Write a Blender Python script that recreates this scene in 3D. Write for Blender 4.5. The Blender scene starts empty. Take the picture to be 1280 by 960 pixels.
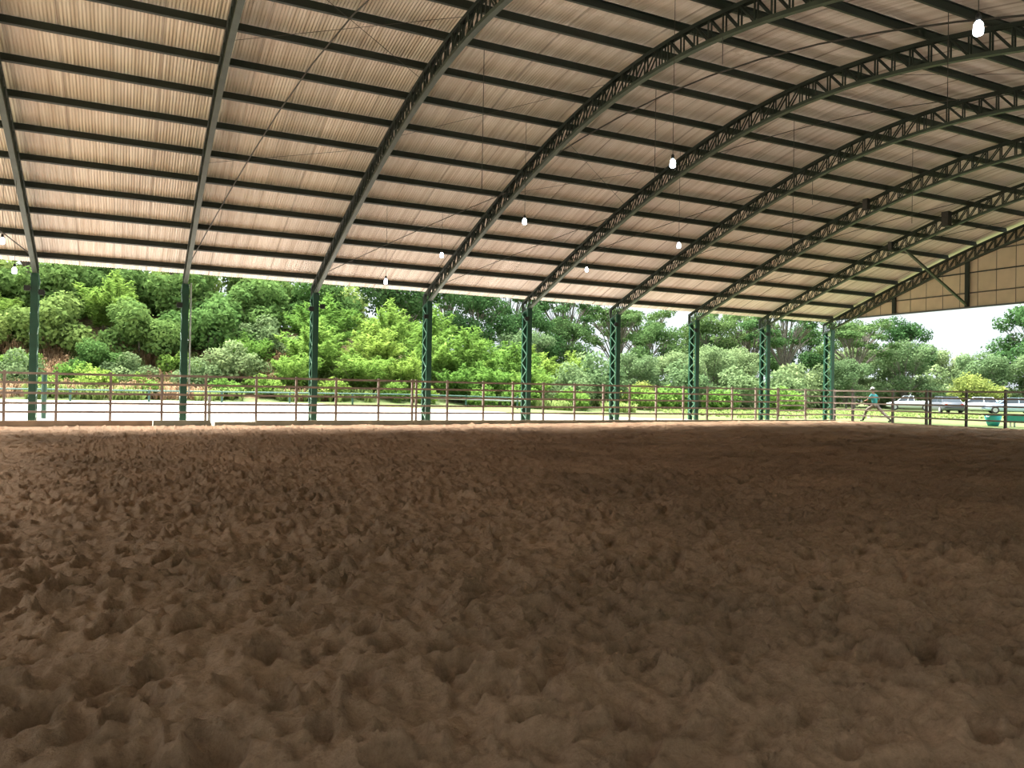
import bpy, math, random
import numpy as np
from mathutils import Vector, Matrix

rng = np.random.default_rng(7)
random.seed(7)
scene = bpy.context.scene
C = scene.collection

# ------------------------------------------------------------------ camera
CAM_H = 1.2166
YAW, PITCH, ROLL, FPX = 0.46034, 0.009954, 0.016933, 980.5
cam_d = bpy.data.cameras.new('camera')
cam = bpy.data.objects.new('camera', cam_d)
C.objects.link(cam)
cam_d.sensor_width = 36.0
cam_d.lens = FPX / 1280 * 36.0
cam_d.clip_start, cam_d.clip_end = 0.05, 600
_f = Vector((math.sin(YAW) * math.cos(PITCH), math.cos(YAW) * math.cos(PITCH), math.sin(PITCH)))
_r = Vector((math.cos(YAW), -math.sin(YAW), 0))
_u = _r.cross(_f)
_r2 = _r * math.cos(ROLL) + _u * math.sin(ROLL)
_u2 = -_r * math.sin(ROLL) + _u * math.cos(ROLL)
cam.matrix_world = Matrix(((_r2.x, _u2.x, -_f.x, 0), (_r2.y, _u2.y, -_f.y, 0),
                           (_r2.z, _u2.z, -_f.z, CAM_H), (0, 0, 0, 1)))
scene.camera = cam

# ------------------------------------------------------------------ overcast sky (zenith brighter than horizon)
SKY_ZENITH = 1.75
w = bpy.data.worlds.new('overcast_sky')
scene.world = w
w.use_nodes = True
nt = w.node_tree
nt.nodes.clear()
n_out = nt.nodes.new('ShaderNodeOutputWorld')
n_bg = nt.nodes.new('ShaderNodeBackground')
n_tc = nt.nodes.new('ShaderNodeTexCoord')
n_sep = nt.nodes.new('ShaderNodeSeparateXYZ')
n_mx = nt.nodes.new('ShaderNodeMath'); n_mx.operation = 'MAXIMUM'; n_mx.inputs[1].default_value = 0
n_ma = nt.nodes.new('ShaderNodeMath'); n_ma.operation = 'MULTIPLY_ADD'
n_ma.inputs[1].default_value = SKY_ZENITH * 2 / 3; n_ma.inputs[2].default_value = SKY_ZENITH / 3
nt.links.new(n_tc.outputs['Generated'], n_sep.inputs[0])
nt.links.new(n_sep.outputs['Z'], n_mx.inputs[0])
nt.links.new(n_mx.outputs[0], n_ma.inputs[0])
nt.links.new(n_ma.outputs[0], n_bg.inputs['Strength'])
n_bg.inputs['Color'].default_value = (0.87, 0.96, 1.0, 1)
nt.links.new(n_bg.outputs[0], n_out.inputs[0])

# veiled sun behind thin cloud: a very soft, wide source high over the far side
sun_d = bpy.data.lights.new('veiled_sun', 'SUN'); sun_d.energy = 20.0; sun_d.angle = math.radians(55); sun_d.color = (1.0, 0.96, 0.90)
sun = bpy.data.objects.new('veiled_sun', sun_d); C.objects.link(sun)
sun.rotation_euler = Vector((-0.15, 0.44, 0.88)).to_track_quat('Z', 'Y').to_euler()

scene.view_settings.view_transform = 'Standard'
scene.view_settings.look = 'None'
scene.view_settings.gamma = 1
scene.view_settings.use_curve_mapping = False
scene.view_settings.exposure = 0.88

# ------------------------------------------------------------------ helpers
class MB:
    def __init__(s): s.v = []; s.f = []
    def box(s, lo, hi):
        b = len(s.v)
        for z in (lo[2], hi[2]):
            for x, y in ((lo[0], lo[1]), (hi[0], lo[1]), (hi[0], hi[1]), (lo[0], hi[1])):
                s.v.append((x, y, z))
        s.f += [tuple(b + i for i in q) for q in ((3, 2, 1, 0), (4, 5, 6, 7), (0, 1, 5, 4), (1, 2, 6, 5), (2, 3, 7, 6), (3, 0, 4, 7))]
        return s
    def bar(s, p, q, wx, wy, side=None):
        """rectangular bar from p to q; wx along 'side', wy across it"""
        p, q = Vector(p), Vector(q)
        d = (q - p).normalized()
        a = Vector(side) if side else Vector((1, 0, 0))
        a = (a - d * a.dot(d)).normalized()
        c = d.cross(a)
        b = len(s.v)
        for o in (p, q):
            for i, j in ((-1, -1), (1, -1), (1, 1), (-1, 1)):
                s.v.append(tuple(o + a * (i * wx / 2) + c * (j * wy / 2)))
        s.f += [tuple(b + i for i in q) for q in ((3, 2, 1, 0), (4, 5, 6, 7), (0, 1, 5, 4), (1, 2, 6, 5), (2, 3, 7, 6), (3, 0, 4, 7))]
        return s
    def tube(s, pts, radii, n=8, cap=True):
        pts = [Vector(p) for p in pts]
        if not hasattr(radii, '__len__'): radii = [radii] * len(pts)
        b0 = len(s.v)
        ref = Vector((0.31, 0.17, 0.93)).normalized()
        for i, p in enumerate(pts):
            d = (pts[min(i + 1, len(pts) - 1)] - pts[max(i - 1, 0)]).normalized()
            rr = ref if abs(d.dot(ref)) < 0.9 else Vector((1, 0, 0))
            a = d.cross(rr).normalized(); c = d.cross(a)
            for k in range(n):
                t = 2 * math.pi * k / n
                s.v.append(tuple(p + (a * math.cos(t) + c * math.sin(t)) * radii[i]))
        for i in range(len(pts) - 1):
            for k in range(n):
                k2 = (k + 1) % n
                s.f.append((b0 + i * n + k, b0 + i * n + k2, b0 + (i + 1) * n + k2, b0 + (i + 1) * n + k))
        if cap:
            s.f.append(tuple(b0 + k for k in range(n))[::-1])
            e = b0 + (len(pts) - 1) * n
            s.f.append(tuple(e + k for k in range(n)))
        return s
    def lathe(s, prof, n=16, c=(0, 0, 0), cap=True):
        b = len(s.v)
        for r_, z in prof:
            for k in range(n):
                t = 2 * math.pi * k / n
                s.v.append((c[0] + r_ * math.cos(t), c[1] + r_ * math.sin(t), c[2] + z))
        for i in range(len(prof) - 1):
            for k in range(n):
                k2 = (k + 1) % n
                s.f.append((b + i * n + k, b + i * n + k2, b + (i + 1) * n + k2, b + (i + 1) * n + k))
        if cap:
            s.f.append(tuple(b + k for k in range(n))[::-1])
            e = b + (len(prof) - 1) * n
            s.f.append(tuple(e + k for k in range(n)))
        return s
    def sweep(s, path, prof, side=(1, 0, 0)):
        """closed profile (a along side, b along normal) swept along a path"""
        path = [Vector(p) for p in path]; m = len(prof); b0 = len(s.v)
        a = Vector(side)
        for i, p in enumerate(path):
            d = (path[min(i + 1, len(path) - 1)] - path[max(i - 1, 0)]).normalized()
            nrm = a.cross(d).normalized()
            for u, v in prof: s.v.append(tuple(p + a * u + nrm * v))
        for i in range(len(path) - 1):
            for k in range(m):
                k2 = (k + 1) % m
                s.f.append((b0 + i * m + k, b0 + i * m + k2, b0 + (i + 1) * m + k2, b0 + (i + 1) * m + k))
        s.f.append(tuple(b0 + k for k in range(m))[::-1])
        e = b0 + (len(path) - 1) * m
        s.f.append(tuple(e + k for k in range(m)))
        return s
    def mesh(s, name, mat=None, smooth=False):
        me = bpy.data.meshes.new(name)
        me.from_pydata(s.v, [], s.f)
        if mat: me.materials.append(mat)
        if smooth: me.polygons.foreach_set('use_smooth', [True] * len(me.polygons))
        me.update()
        return me
    def build(s, name, mat, parent=None, smooth=False, loc=None):
        return add(name, s.mesh(name, mat, smooth), parent, loc)

def add(name, me, parent=None, loc=None):
    o = bpy.data.objects.new(name, me)
    C.objects.link(o)
    if parent: o.parent = parent
    if loc is not None: o.location = loc
    return o
def tag(o, label=None, cat=None, group=None, kind=None):
    if label: o['label'] = label
    if cat: o['category'] = cat
    if group: o['group'] = group
    if kind: o['kind'] = kind
    return o
def thing(name, label=None, cat=None, loc=(0, 0, 0), rz=0, group=None, kind=None):
    o = add(name, None, None, loc)
    o.rotation_euler = (0, 0, rz); o.empty_display_size = 0.2
    return tag(o, label, cat, group, kind)
def copy_tree(o, parent=None, kids=None):
    c = o.copy(); C.objects.link(c); c.parent = parent
    for ch in list(o.children): copy_tree(ch, c)
    return c
def np_mesh(name, verts, faces, mat, smooth=False):
    """verts (n,3), faces (m,k) arrays"""
    me = bpy.data.meshes.new(name)
    k = faces.shape[1]
    me.vertices.add(len(verts)); me.vertices.foreach_set('co', verts.astype(np.float32).ravel())
    me.loops.add(faces.size); me.loops.foreach_set('vertex_index', faces.astype(np.int32).ravel())
    me.polygons.add(len(faces))
    me.polygons.foreach_set('loop_start', np.arange(0, faces.size, k, dtype=np.int32))
    if smooth: me.polygons.foreach_set('use_smooth', np.ones(len(faces), bool))
    if mat: me.materials.append(mat)
    me.update(calc_edges=True)
    return me
def grid_mesh(name, xs, ys, Z, mat):
    nx, ny = len(xs), len(ys)
    X, Y = np.meshgrid(xs, ys)
    V = np.stack([X.ravel(), Y.ravel(), Z.ravel()], 1)
    i = np.arange(nx - 1)[None, :] + nx * np.arange(ny - 1)[:, None]
    i = i.ravel()
    F = np.stack([i, i + 1, i + 1 + nx, i + nx], 1)
    return np_mesh(name, V, F, mat, True)
def sstep(x): x = np.clip(x, 0, 1); return x * x * (3 - 2 * x)

# ------------------------------------------------------------------ materials
def new_mat(name):
    m = bpy.data.materials.new(name); m.use_nodes = True
    t = m.node_tree
    return m, t, t.nodes['Principled BSDF'], t.nodes.new, t.links.new
def mat_simple(name, col, rough=0.7, metal=0.0, var=0.12, scale=6.0, bump=0.0, bscale=60, emit=None, estr=0, spec=None):
    m, t, b, N, L = new_mat(name)
    tc = N('ShaderNodeTexCoord'); nz = N('ShaderNodeTexNoise')
    nz.inputs['Scale'].default_value = scale; nz.inputs['Detail'].default_value = 4
    L(tc.outputs['Object'], nz.inputs['Vector'])
    rp = N('ShaderNodeValToRGB')
    rp.color_ramp.elements[0].position = 0.3; rp.color_ramp.elements[1].position = 0.7
    rp.color_ramp.elements[0].color = tuple(c * (1 - var) for c in col) + (1,)
    rp.color_ramp.elements[1].color = tuple(min(1, c * (1 + var)) for c in col) + (1,)
    L(nz.outputs['Fac'], rp.inputs[0]); L(rp.outputs[0], b.inputs['Base Color'])
    b.inputs['Roughness'].default_value = rough; b.inputs['Metallic'].default_value = metal
    if spec is not None: b.inputs['Specular IOR Level'].default_value = spec
    if bump:
        n2 = N('ShaderNodeTexNoise'); n2.inputs['Scale'].default_value = bscale; n2.inputs['Detail'].default_value = 6
        L(tc.outputs['Object'], n2.inputs['Vector'])
        bp = N('ShaderNodeBump'); bp.inputs['Strength'].default_value = bump; bp.inputs['Distance'].default_value = 0.02
        L(n2.outputs['Fac'], bp.inputs['Height']); L(bp.outputs[0], b.inputs['Normal'])
    if emit:
        b.inputs['Emission Color'].default_value = emit + (1,); b.inputs['Emission Strength'].default_value = estr
    return m
def mat_sand():
    m, t, b, N, L = new_mat('sand')
    tc = N('ShaderNodeTexCoord')
    n1 = N('ShaderNodeTexNoise'); n1.inputs['Scale'].default_value = 0.35; n1.inputs['Detail'].default_value = 5
    n2 = N('ShaderNodeTexNoise'); n2.inputs['Scale'].default_value = 24; n2.inputs['Detail'].default_value = 9; n2.inputs['Roughness'].default_value = 0.78
    n3 = N('ShaderNodeTexNoise'); n3.inputs['Scale'].default_value = 55; n3.inputs['Detail'].default_value = 7; n3.inputs['Roughness'].default_value = 0.65
    for n in (n1, n2, n3): L(tc.outputs['Object'], n.inputs['Vector'])
    r1 = N('ShaderNodeValToRGB'); e = r1.color_ramp.elements
    e[0].position, e[0].color = 0.32, (0.31, 0.205, 0.13, 1)
    e[1].position, e[1].color = 0.68, (0.46, 0.298, 0.188, 1)
    L(n1.outputs['Fac'], r1.inputs[0])
    r2 = N('ShaderNodeValToRGB'); e = r2.color_ramp.elements
    e[0].position, e[0].color = 0.33, (0.70, 0.68, 0.65, 1)
    e[1].position, e[1].color = 0.70, (1.18, 1.17, 1.16, 1)
    L(n2.outputs['Fac'], r2.inputs[0])
    mx = N('ShaderNodeMix'); mx.data_type = 'RGBA'; mx.blend_type = 'MULTIPLY'; mx.inputs['Factor'].default_value = 1
    L(r1.outputs[0], mx.inputs['A']); L(r2.outputs[0], mx.inputs['B']); L(mx.outputs['Result'], b.inputs['Base Color'])
    b.inputs['Roughness'].default_value = 0.95; b.inputs['Specular IOR Level'].default_value = 0.15
    ad = N('ShaderNodeMath'); ad.operation = 'MULTIPLY_ADD'; ad.inputs[1].default_value = 2.0
    L(n2.outputs['Fac'], ad.inputs[0]); L(n3.outputs['Fac'], ad.inputs[2])
    bp = N('ShaderNodeBump'); bp.inputs['Strength'].default_value = 0.9; bp.inputs['Distance'].default_value = 0.03
    L(ad.outputs[0], bp.inputs['Height']); L(bp.outputs[0], b.inputs['Normal'])
    return m
def mat_sheet():
    m, t, b, N, L = new_mat('roof_sheet')
    tc = N('ShaderNodeTexCoord'); oi = N('ShaderNodeObjectInfo')
    mp = N('ShaderNodeMapping'); mp.inputs['Scale'].default_value = (9, 0.25, 0.25)
    L(tc.outputs['Object'], mp.inputs[0])
    of = N('ShaderNodeVectorMath'); of.operation = 'ADD'
    cb = N('ShaderNodeCombineXYZ')
    ml = N('ShaderNodeMath'); ml.operation = 'MULTIPLY'; ml.inputs[1].default_value = 37
    L(oi.outputs['Random'], ml.inputs[0]); L(ml.outputs[0], cb.inputs[0]); L(ml.outputs[0], cb.inputs[1])
    L(mp.outputs[0], of.inputs[0]); L(cb.outputs[0], of.inputs[1])
    nz = N('ShaderNodeTexNoise'); nz.inputs['Scale'].default_value = 1.0; nz.inputs['Detail'].default_value = 5
    L(of.outputs[0], nz.inputs['Vector'])
    rp = N('ShaderNodeValToRGB'); e = rp.color_ramp.elements
    e[0].position, e[0].color = 0.28, (0.62, 0.525, 0.47, 1)
    e[1].position, e[1].color = 0.60, (0.86, 0.785, 0.75, 1)
    L(nz.outputs['Fac'], rp.inputs[0])
    # per-sheet tone
    rt = N('ShaderNodeValToRGB'); e = rt.color_ramp.elements
    e[0].color = (0.90, 0.90, 0.90, 1); e[1].color = (1.04, 1.03, 1.02, 1)
    L(oi.outputs['Random'], rt.inputs[0])
    mx = N('ShaderNodeMix'); mx.data_type = 'RGBA'; mx.blend_type = 'MULTIPLY'; mx.inputs['Factor'].default_value = 1
    L(rp.outputs[0], mx.inputs['A']); L(rt.outputs[0], mx.inputs['B'])
    # brown drip stain along the lap seam of every sheet (x = 0)
    sp = N('ShaderNodeSeparateXYZ'); L(tc.outputs['Object'], sp.inputs[0])
    nl = N('ShaderNodeTexNoise'); nl.inputs['Scale'].default_value = 0.6; nl.inputs['Detail'].default_value = 3
    L(of.outputs[0], nl.inputs['Vector'])
    rs = N('ShaderNodeMapRange'); rs.inputs['From Min'].default_value = 0.012; rs.inputs['From Max'].default_value = 0.06
    rs.inputs['To Min'].default_value = 1.1; rs.inputs['To Max'].default_value = 0.0
    L(sp.outputs['X'], rs.inputs['Value'])
    mm = N('ShaderNodeMath'); mm.operation = 'MULTIPLY'
    L(rs.outputs[0], mm.inputs[0]); L(nl.outputs['Fac'], mm.inputs[1])
    mx2 = N('ShaderNodeMix'); mx2.data_type = 'RGBA'
    L(mm.outputs[0], mx2.inputs['Factor']); L(mx.outputs['Result'], mx2.inputs['A']); mx2.inputs['B'].default_value = (0.12, 0.07, 0.04, 1)
    L(mx2.outputs['Result'], b.inputs['Base Color'])
    b.inputs['Roughness'].default_value = 0.8; b.inputs['Specular IOR Level'].default_value = 0.2
    return m
def mat_leaf(name, dark, light, trans=0.35, hue=0.03):
    m, t, b, N, L = new_mat(name)
    t.nodes.remove(b)
    out = [n for n in t.nodes if n.type == 'OUTPUT_MATERIAL'][0]
    geo = N('ShaderNodeNewGeometry'); oi = N('ShaderNodeObjectInfo'); tc = N('ShaderNodeTexCoord')
    nz = N('ShaderNodeTexNoise'); nz.inputs['Scale'].default_value = 0.9; nz.inputs['Detail'].default_value = 2
    L(tc.outputs['Object'], nz.inputs['Vector'])
    av = N('ShaderNodeMath'); av.operation = 'MULTIPLY_ADD'; av.inputs[1].default_value = 0.45
    L(geo.outputs['Random Per Island'], av.inputs[0])
    sb = N('ShaderNodeMath'); sb.operation = 'MULTIPLY_ADD'; sb.inputs[1].default_value = 1.3; sb.inputs[2].default_value = -0.38
    L(nz.outputs['Fac'], sb.inputs[0]); L(sb.outputs[0], av.inputs[2])
    rp = N('ShaderNodeValToRGB'); e = rp.color_ramp.elements
    e[0].color = dark + (1,); e[1].color = light + (1,)
    L(av.outputs[0], rp.inputs[0])
    hs = N('ShaderNodeHueSaturation')
    h = N('ShaderNodeMapRange'); h.inputs['To Min'].default_value = 0.5 - hue; h.inputs['To Max'].default_value = 0.5 + hue
    L(oi.outputs['Random'], h.inputs['Value']); L(h.outputs[0], hs.inputs['Hue'])
    v = N('ShaderNodeMapRange'); v.inputs['To Min'].default_value = 1.2; v.inputs['To Max'].default_value = 0.8
    L(oi.outputs['Random'], v.inputs['Value']); L(v.outputs[0], hs.inputs['Value'])
    L(rp.outputs[0], hs.inputs['Color'])
    d = N('ShaderNodeBsdfDiffuse'); tr = N('ShaderNodeBsdfTranslucent'); ms = N('ShaderNodeMixShader')
    L(hs.outputs[0], d.inputs['Color']); L(hs.outputs[0], tr.inputs['Color'])
    ms.inputs[0].default_value = trans
    L(d.outputs[0], ms.inputs[1]); L(tr.outputs[0], ms.inputs[2]); L(ms.outputs[0], out.inputs['Surface'])
    return m
def mat_ground():
    m, t, b, N, L = new_mat('outside_ground')
    tc = N('ShaderNodeTexCoord'); at = N('ShaderNodeAttribute'); at.attribute_name = 'cover'
    sp = N('ShaderNodeSeparateColor'); L(at.outputs['Color'], sp.inputs[0])
    n1 = N('ShaderNodeTexNoise'); n1.inputs['Scale'].default_value = 0.7; n1.inputs['Detail'].default_value = 7; n1.inputs['Roughness'].default_value = 0.65
    n2 = N('ShaderNodeTexNoise'); n2.inputs['Scale'].default_value = 5; n2.inputs['Detail'].default_value = 6
    for n in (n1, n2): L(tc.outputs['Object'], n.inputs['Vector'])
    g = N('ShaderNodeValToRGB'); e = g.color_ramp.elements
    e[0].position, e[0].color = 0.3, (0.055, 0.08, 0.028, 1); e[1].position, e[1].color = 0.72, (0.125, 0.155, 0.06, 1)
    L(n2.outputs['Fac'], g.inputs[0])
    d = N('ShaderNodeValToRGB'); e = d.color_ramp.elements
    e[0].position, e[0].color = 0.3, (0.11, 0.07, 0.042, 1); e[1].position, e[1].color = 0.7, (0.25, 0.175, 0.105, 1)
    L(n2.outputs['Fac'], d.inputs[0])
    md = N('ShaderNodeMath'); md.operation = 'ADD'; L(sp.outputs[0], md.inputs[0])
    mo = N('ShaderNodeMath'); mo.operation = 'SUBTRACT'; mo.inputs[1].default_value = 0.5; L(n1.outputs['Fac'], mo.inputs[0])
    L(mo.outputs[0], md.inputs[1])
    st = N('ShaderNodeMapRange'); st.inputs['From Min'].default_value = 0.4; st.inputs['From Max'].default_value = 0.6
    L(md.outputs[0], st.inputs['Value'])
    mx = N('ShaderNodeMix'); mx.data_type = 'RGBA'
    L(st.outputs[0], mx.inputs['Factor']); L(g.outputs[0], mx.inputs['A']); L(d.outputs[0], mx.inputs['B'])
    pale = N('ShaderNodeMix'); pale.data_type = 'RGBA'
    L(sp.outputs[1], pale.inputs['Factor']); L(mx.outputs['Result'], pale.inputs['A']); pale.inputs['B'].default_value = (0.60, 0.54, 0.47, 1)
    L(pale.outputs['Result'], b.inputs['Base Color'])
    b.inputs['Roughness'].default_value = 0.95; b.inputs['Specular IOR Level'].default_value = 0.1
    bp = N('ShaderNodeBump'); bp.inputs['Strength'].default_value = 0.8; bp.inputs['Distance'].default_value = 0.15
    L(n2.outputs['Fac'], bp.inputs['Height']); L(bp.outputs[0], b.inputs['Normal'])
    return m

M_sand = mat_sand()
M_sheet = mat_sheet()
M_green = mat_simple('green_painted_steel', (0.040, 0.056, 0.040), 0.5, 0, 0.25, 3)
M_purlin = mat_simple('dark_green_purlin_paint', (0.012, 0.020, 0.015), 0.55, 0, 0.25, 3)
M_col = mat_simple('column_green_paint', (0.011, 0.066, 0.038), 0.4, 0, 0.2, 3)
M_lace = mat_simple('lacing_green_paint', (0.07, 0.17, 0.11), 0.4, 0, 0.2, 3)
M_fence = mat_simple('weathered_brown_fence', (0.25, 0.195, 0.165), 0.45, 0, 0.3, 2.5, 0.2, 40)
M_fence2 = mat_simple('pale_grey_fence', (0.36, 0.31, 0.27), 0.45, 0, 0.25, 2.5, 0.2, 40)  # paler and greyer than the fence rails, used on the gate
M_post = mat_simple('dark_fence_post', (0.07, 0.055, 0.048), 0.55, 0, 0.3, 4, 0.2, 40)
M_curb = mat_simple('earth_stained_kerb', (0.36, 0.25, 0.16), 0.85, 0, 0.35, 1.3, 0.3, 25)
M_curb2 = mat_simple('grey_green_kerb', (0.30, 0.29, 0.21), 0.85, 0, 0.25, 1.3, 0.3, 25)
M_path = mat_simple('pale_concrete_path', (0.36, 0.335, 0.30), 0.9, 0, 0.10, 0.8, 0.2, 12)
M_clad = mat_simple('beige_cladding', (0.72, 0.58, 0.43), 0.7, 0, 0.10, 1.5)
M_beam = mat_simple('grey_blue_steel', (0.13, 0.14, 0.17), 0.5, 0, 0.15, 2)
M_black = mat_simple('black_plastic', (0.012, 0.012, 0.013), 0.5, 0, 0.2, 8)
M_wire = mat_simple('dark_wire', (0.05, 0.045, 0.04), 0.6, 0, 0.2, 8)
M_lamp = mat_simple('lit_bulb', (0.8, 0.85, 0.9), 0.4, 0, 0.02, 4, emit=(0.80, 0.92, 1.0), estr=14)
M_white = mat_simple('white_plastic', (0.75, 0.76, 0.76), 0.5, 0, 0.06, 5)
M_pipe = mat_simple('pale_pipe', (0.45, 0.50, 0.48), 0.5, 0, 0.1, 5)
M_rail = mat_simple('green_rail_paint', (0.035, 0.10, 0.075), 0.5, 0, 0.2, 3)
M_zinc = mat_simple('galvanised_steel', (0.36, 0.38, 0.38), 0.45, 0.4, 0.15, 4)
M_bark = mat_simple('grey_brown_bark', (0.13, 0.115, 0.095), 0.9, 0, 0.3, 5, 0.5, 20)
M_ground = mat_ground()
LEAF = {
    'shrub': mat_leaf('leaf_shrub', (0.043, 0.091, 0.024), (0.202, 0.301, 0.090)),
    'feather': mat_leaf('leaf_feather', (0.067, 0.146, 0.027), (0.249, 0.382, 0.085), 0.4, 0.02),
    'tree': mat_leaf('leaf_tree', (0.026, 0.063, 0.021), (0.115, 0.196, 0.069), 0.3, 0.025),
    'pale': mat_leaf('leaf_pale', (0.072, 0.123, 0.053), (0.220, 0.301, 0.138), 0.35, 0.02),
    'yellow': mat_leaf('leaf_yellow', (0.133, 0.182, 0.042), (0.325, 0.364, 0.106), 0.4, 0.02),
    'dry': mat_leaf('leaf_dry', (0.15, 0.095, 0.055), (0.40, 0.285, 0.165), 0.3, 0.015),
    'grass': mat_leaf('leaf_grass', (0.096, 0.146, 0.037), (0.258, 0.309, 0.106), 0.3, 0.02),
}

# ------------------------------------------------------------------ building dimensions
S, X0, NB = 4.714, -2.737, 8
YC = 15.15                     # ridge line
COLY = 31.1                    # far column row
XN = {n: X0 + S * n for n in range(-2, NB + 1)}
def low(Y): return 9.0 - 3.4 * (np.sqrt(1 + ((np.asarray(Y, float) - YC) / 8) ** 2) - 1)
TD = 0.60                      # truss depth
# arc-length table of the roof curve, measured from the ridge
_t = np.linspace(0, 17.5, 3501)
_z = low(YC + _t)
_s = np.concatenate([[0], np.cumsum(np.hypot(np.diff(_t), np.diff(_z)))])
def t_of_s(s): return np.interp(s, _s, _t)
def roof_pt(s, side, dz):      # side +1 = far slope, -1 = near slope
    t = float(t_of_s(s)); return (YC + side * t, float(low(YC + t)) + dz)
S_EAVE = float(np.interp(COLY - 0.2 - YC, _t, _s))
DP = (S_EAVE - 0.70) / 11      # purlin spacing
PURL = [0.70 + DP * i for i in range(12)]
XL, XR = XN[-1] - 0.4, XN[8] + 0.05

# ------------------------------------------------------------------ floor: trampled sand
def axis(lo, a, b, hi, d0, gl, gr):
    xs = list(np.arange(a, b, d0))
    d = d0; x = xs[-1]
    while x < hi:
        d *= gr; x += d; xs.append(min(x, hi))
    d = d0; x = a; left = []
    while x > lo:
        d *= gl; x -= d; left.append(max(x, lo))
    return np.array(left[::-1] + xs)
gx = axis(XN[-1], -1.0, 4.6, 34.74, 0.017, 1.03, 1.0052)
gy = axis(-0.7, 1.7, 5.6, 30.42, 0.017, 1.05, 1.0058)
def vnoise(x, y, seed):
    r_ = np.random.default_rng(seed).random((256, 256))
    xi = np.floor(x).astype(int); yi = np.floor(y).astype(int)
    fx = sstep(x - xi); fy = sstep(y - yi)
    a = r_[yi & 255, xi & 255]; b = r_[yi & 255, (xi + 1) & 255]
    c = r_[(yi + 1) & 255, xi & 255]; d = r_[(yi + 1) & 255, (xi + 1) & 255]
    return (a * (1 - fx) + b * fx) * (1 - fy) + (c * (1 - fx) + d * fx) * fy - 0.5
GX, GY = np.meshgrid(gx, gy)
def sand_base(x, y): return -0.20 + 0.13 * sstep((np.asarray(x) - 8) / 22) - 0.0
Z = sand_base(GX, GY)
Z = Z + 0.06 * vnoise(GX / 1.7 + 3, GY / 1.7, 1) + 0.09 * vnoise(GX / 0.42, GY / 0.42, 2) + 0.045 * vnoise(GX / 0.19, GY / 0.19, 3)
DENS = 18
ROUGH = vnoise(GX / 0.075 + 5, GY / 0.075 + 9, 6) + 0.7 * vnoise(GX / 0.15 + 2, GY / 0.15, 7)
npr = int(DENS * (gx[-1] - gx[0]) * (gy[-1] - gy[0]))
px_ = rng.uniform(gx[0], gx[-1], npr); py_ = rng.uniform(gy[0], gy[-1], npr)
pr_ = rng.uniform(0.042, 0.088, npr); pa_ = rng.uniform(0, math.pi, npr) * 0.35 + rng.choice([0.5, 1.9], npr)
pe_ = rng.uniform(1.05, 1.9, npr); pd_ = rng.uniform(0.6, 1.35, npr) * pr_; pt_ = rng.uniform(0, 2 * math.pi, npr)
for X_, Y_, R_, A_, E_, D_, T_ in zip(px_, py_, pr_, pa_, pe_, pd_, pt_):
    ext = R_ * E_ * 1.8
    i0, i1 = np.searchsorted(gx, (X_ - ext, X_ + ext)); j0, j1 = np.searchsorted(gy, (Y_ - ext, Y_ + ext))
    if i1 - i0 < 1 or j1 - j0 < 1: continue
    dx = gx[None, i0:i1] - X_; dy = gy[j0:j1, None] - Y_
    ca, sa = math.cos(A_), math.sin(A_)
    u = (dx * ca + dy * sa) / (R_ * E_); v = (-dx * sa + dy * ca) / R_
    q = (u * u + v * v) * (1 + 1.1 * ROUGH[j0:j1, i0:i1])
    q = np.maximum(q, 0)
    lop = 1 + 0.6 * (u * math.cos(T_) + v * math.sin(T_))
    W_ = Z[j0:j1, i0:i1]
    core = np.exp(-(q ** 3.0) * 1.0)
    zc = Z[min((j0 + j1) // 2, len(gy) - 1), min((i0 + i1) // 2, len(gx) - 1)]
    bz = 0.5 * zc + 0.5 * sand_base(X_, Y_) - D_ * (1 - 0.35 * (u * math.cos(T_) + v * math.sin(T_)))
    W_ += (bz - W_) * core * 0.8
    W_ += 0.30 * D_ * np.clip(lop, 0, 2) * np.exp(-((np.sqrt(q) - 1.25) / 0.26) ** 2)
near = np.exp(-np.maximum(0, np.hypot(GX, GY) - 12) / 8)
Z += near * (0.045 * (0.25 - np.abs(vnoise(GX / 0.13 + 7, GY / 0.13, 8))) * 2 + 0.045 * vnoise(GX / 0.09, GY / 0.09, 4) + 0.034 * vnoise(GX / 0.045, GY / 0.045, 5))
# sand settles against the kerb
edge = np.minimum(30.42 - GY, 34.74 - GX)
Zb = sand_base(GX, GY)
Z = np.where(edge < 0.8, Zb + (Z - Zb) * sstep(edge / 0.8 + 0.15), Z)
tag(add('floor', grid_mesh('floor', gx, gy, Z, M_sand)), kind='structure')

# ------------------------------------------------------------------ outside ground
def ground_h(x, y):
    x = np.asarray(x, float); y = np.asarray(y, float)
    z = np.full(np.broadcast(x, y).shape, -0.06)
    far = np.maximum(0, y - 31.8)
    wl = 1 - sstep((x - 12) / 18)
    z = z + wl * 0.058 * np.minimum(far, 10.5) + (1 - wl) * 0.006 * np.minimum(far, 60)
    bw = 1 - sstep((x - 6) / 34)
    bank = 5.2 * sstep((y - 41.5) / 15) + 0.05 * np.maximum(0, y - 56)
    z = z + bw * bank
    z = z + bw * np.where(y > 42, 0.5 * vnoise(x / 3.1 + 40, y / 3.1 + 40, 11), 0)
    inside = (x > XN[-1] - 0.4) & (x < 35.0) & (y > -0.9) & (y < 31.0)
    return np.where(inside, -0.6, z)
ox = np.unique(np.concatenate([np.arange(-70, -14, 4.0), np.arange(-14, 50, 0.8), np.arange(50, 150, 3.0), [34.78, 35.02]]))
oy = np.unique(np.concatenate([np.arange(-60, -2, 4.0), [-0.95, -0.85], np.arange(0, 30.4, 1.6), [30.62, 31.02], np.arange(31.8, 66, 0.7), np.arange(66, 170, 3.0)]))
OX, OY = np.meshgrid(ox, oy)
OZ = ground_h(OX, OY)
gm = grid_mesh('ground', ox, oy, OZ, M_ground)
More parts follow.
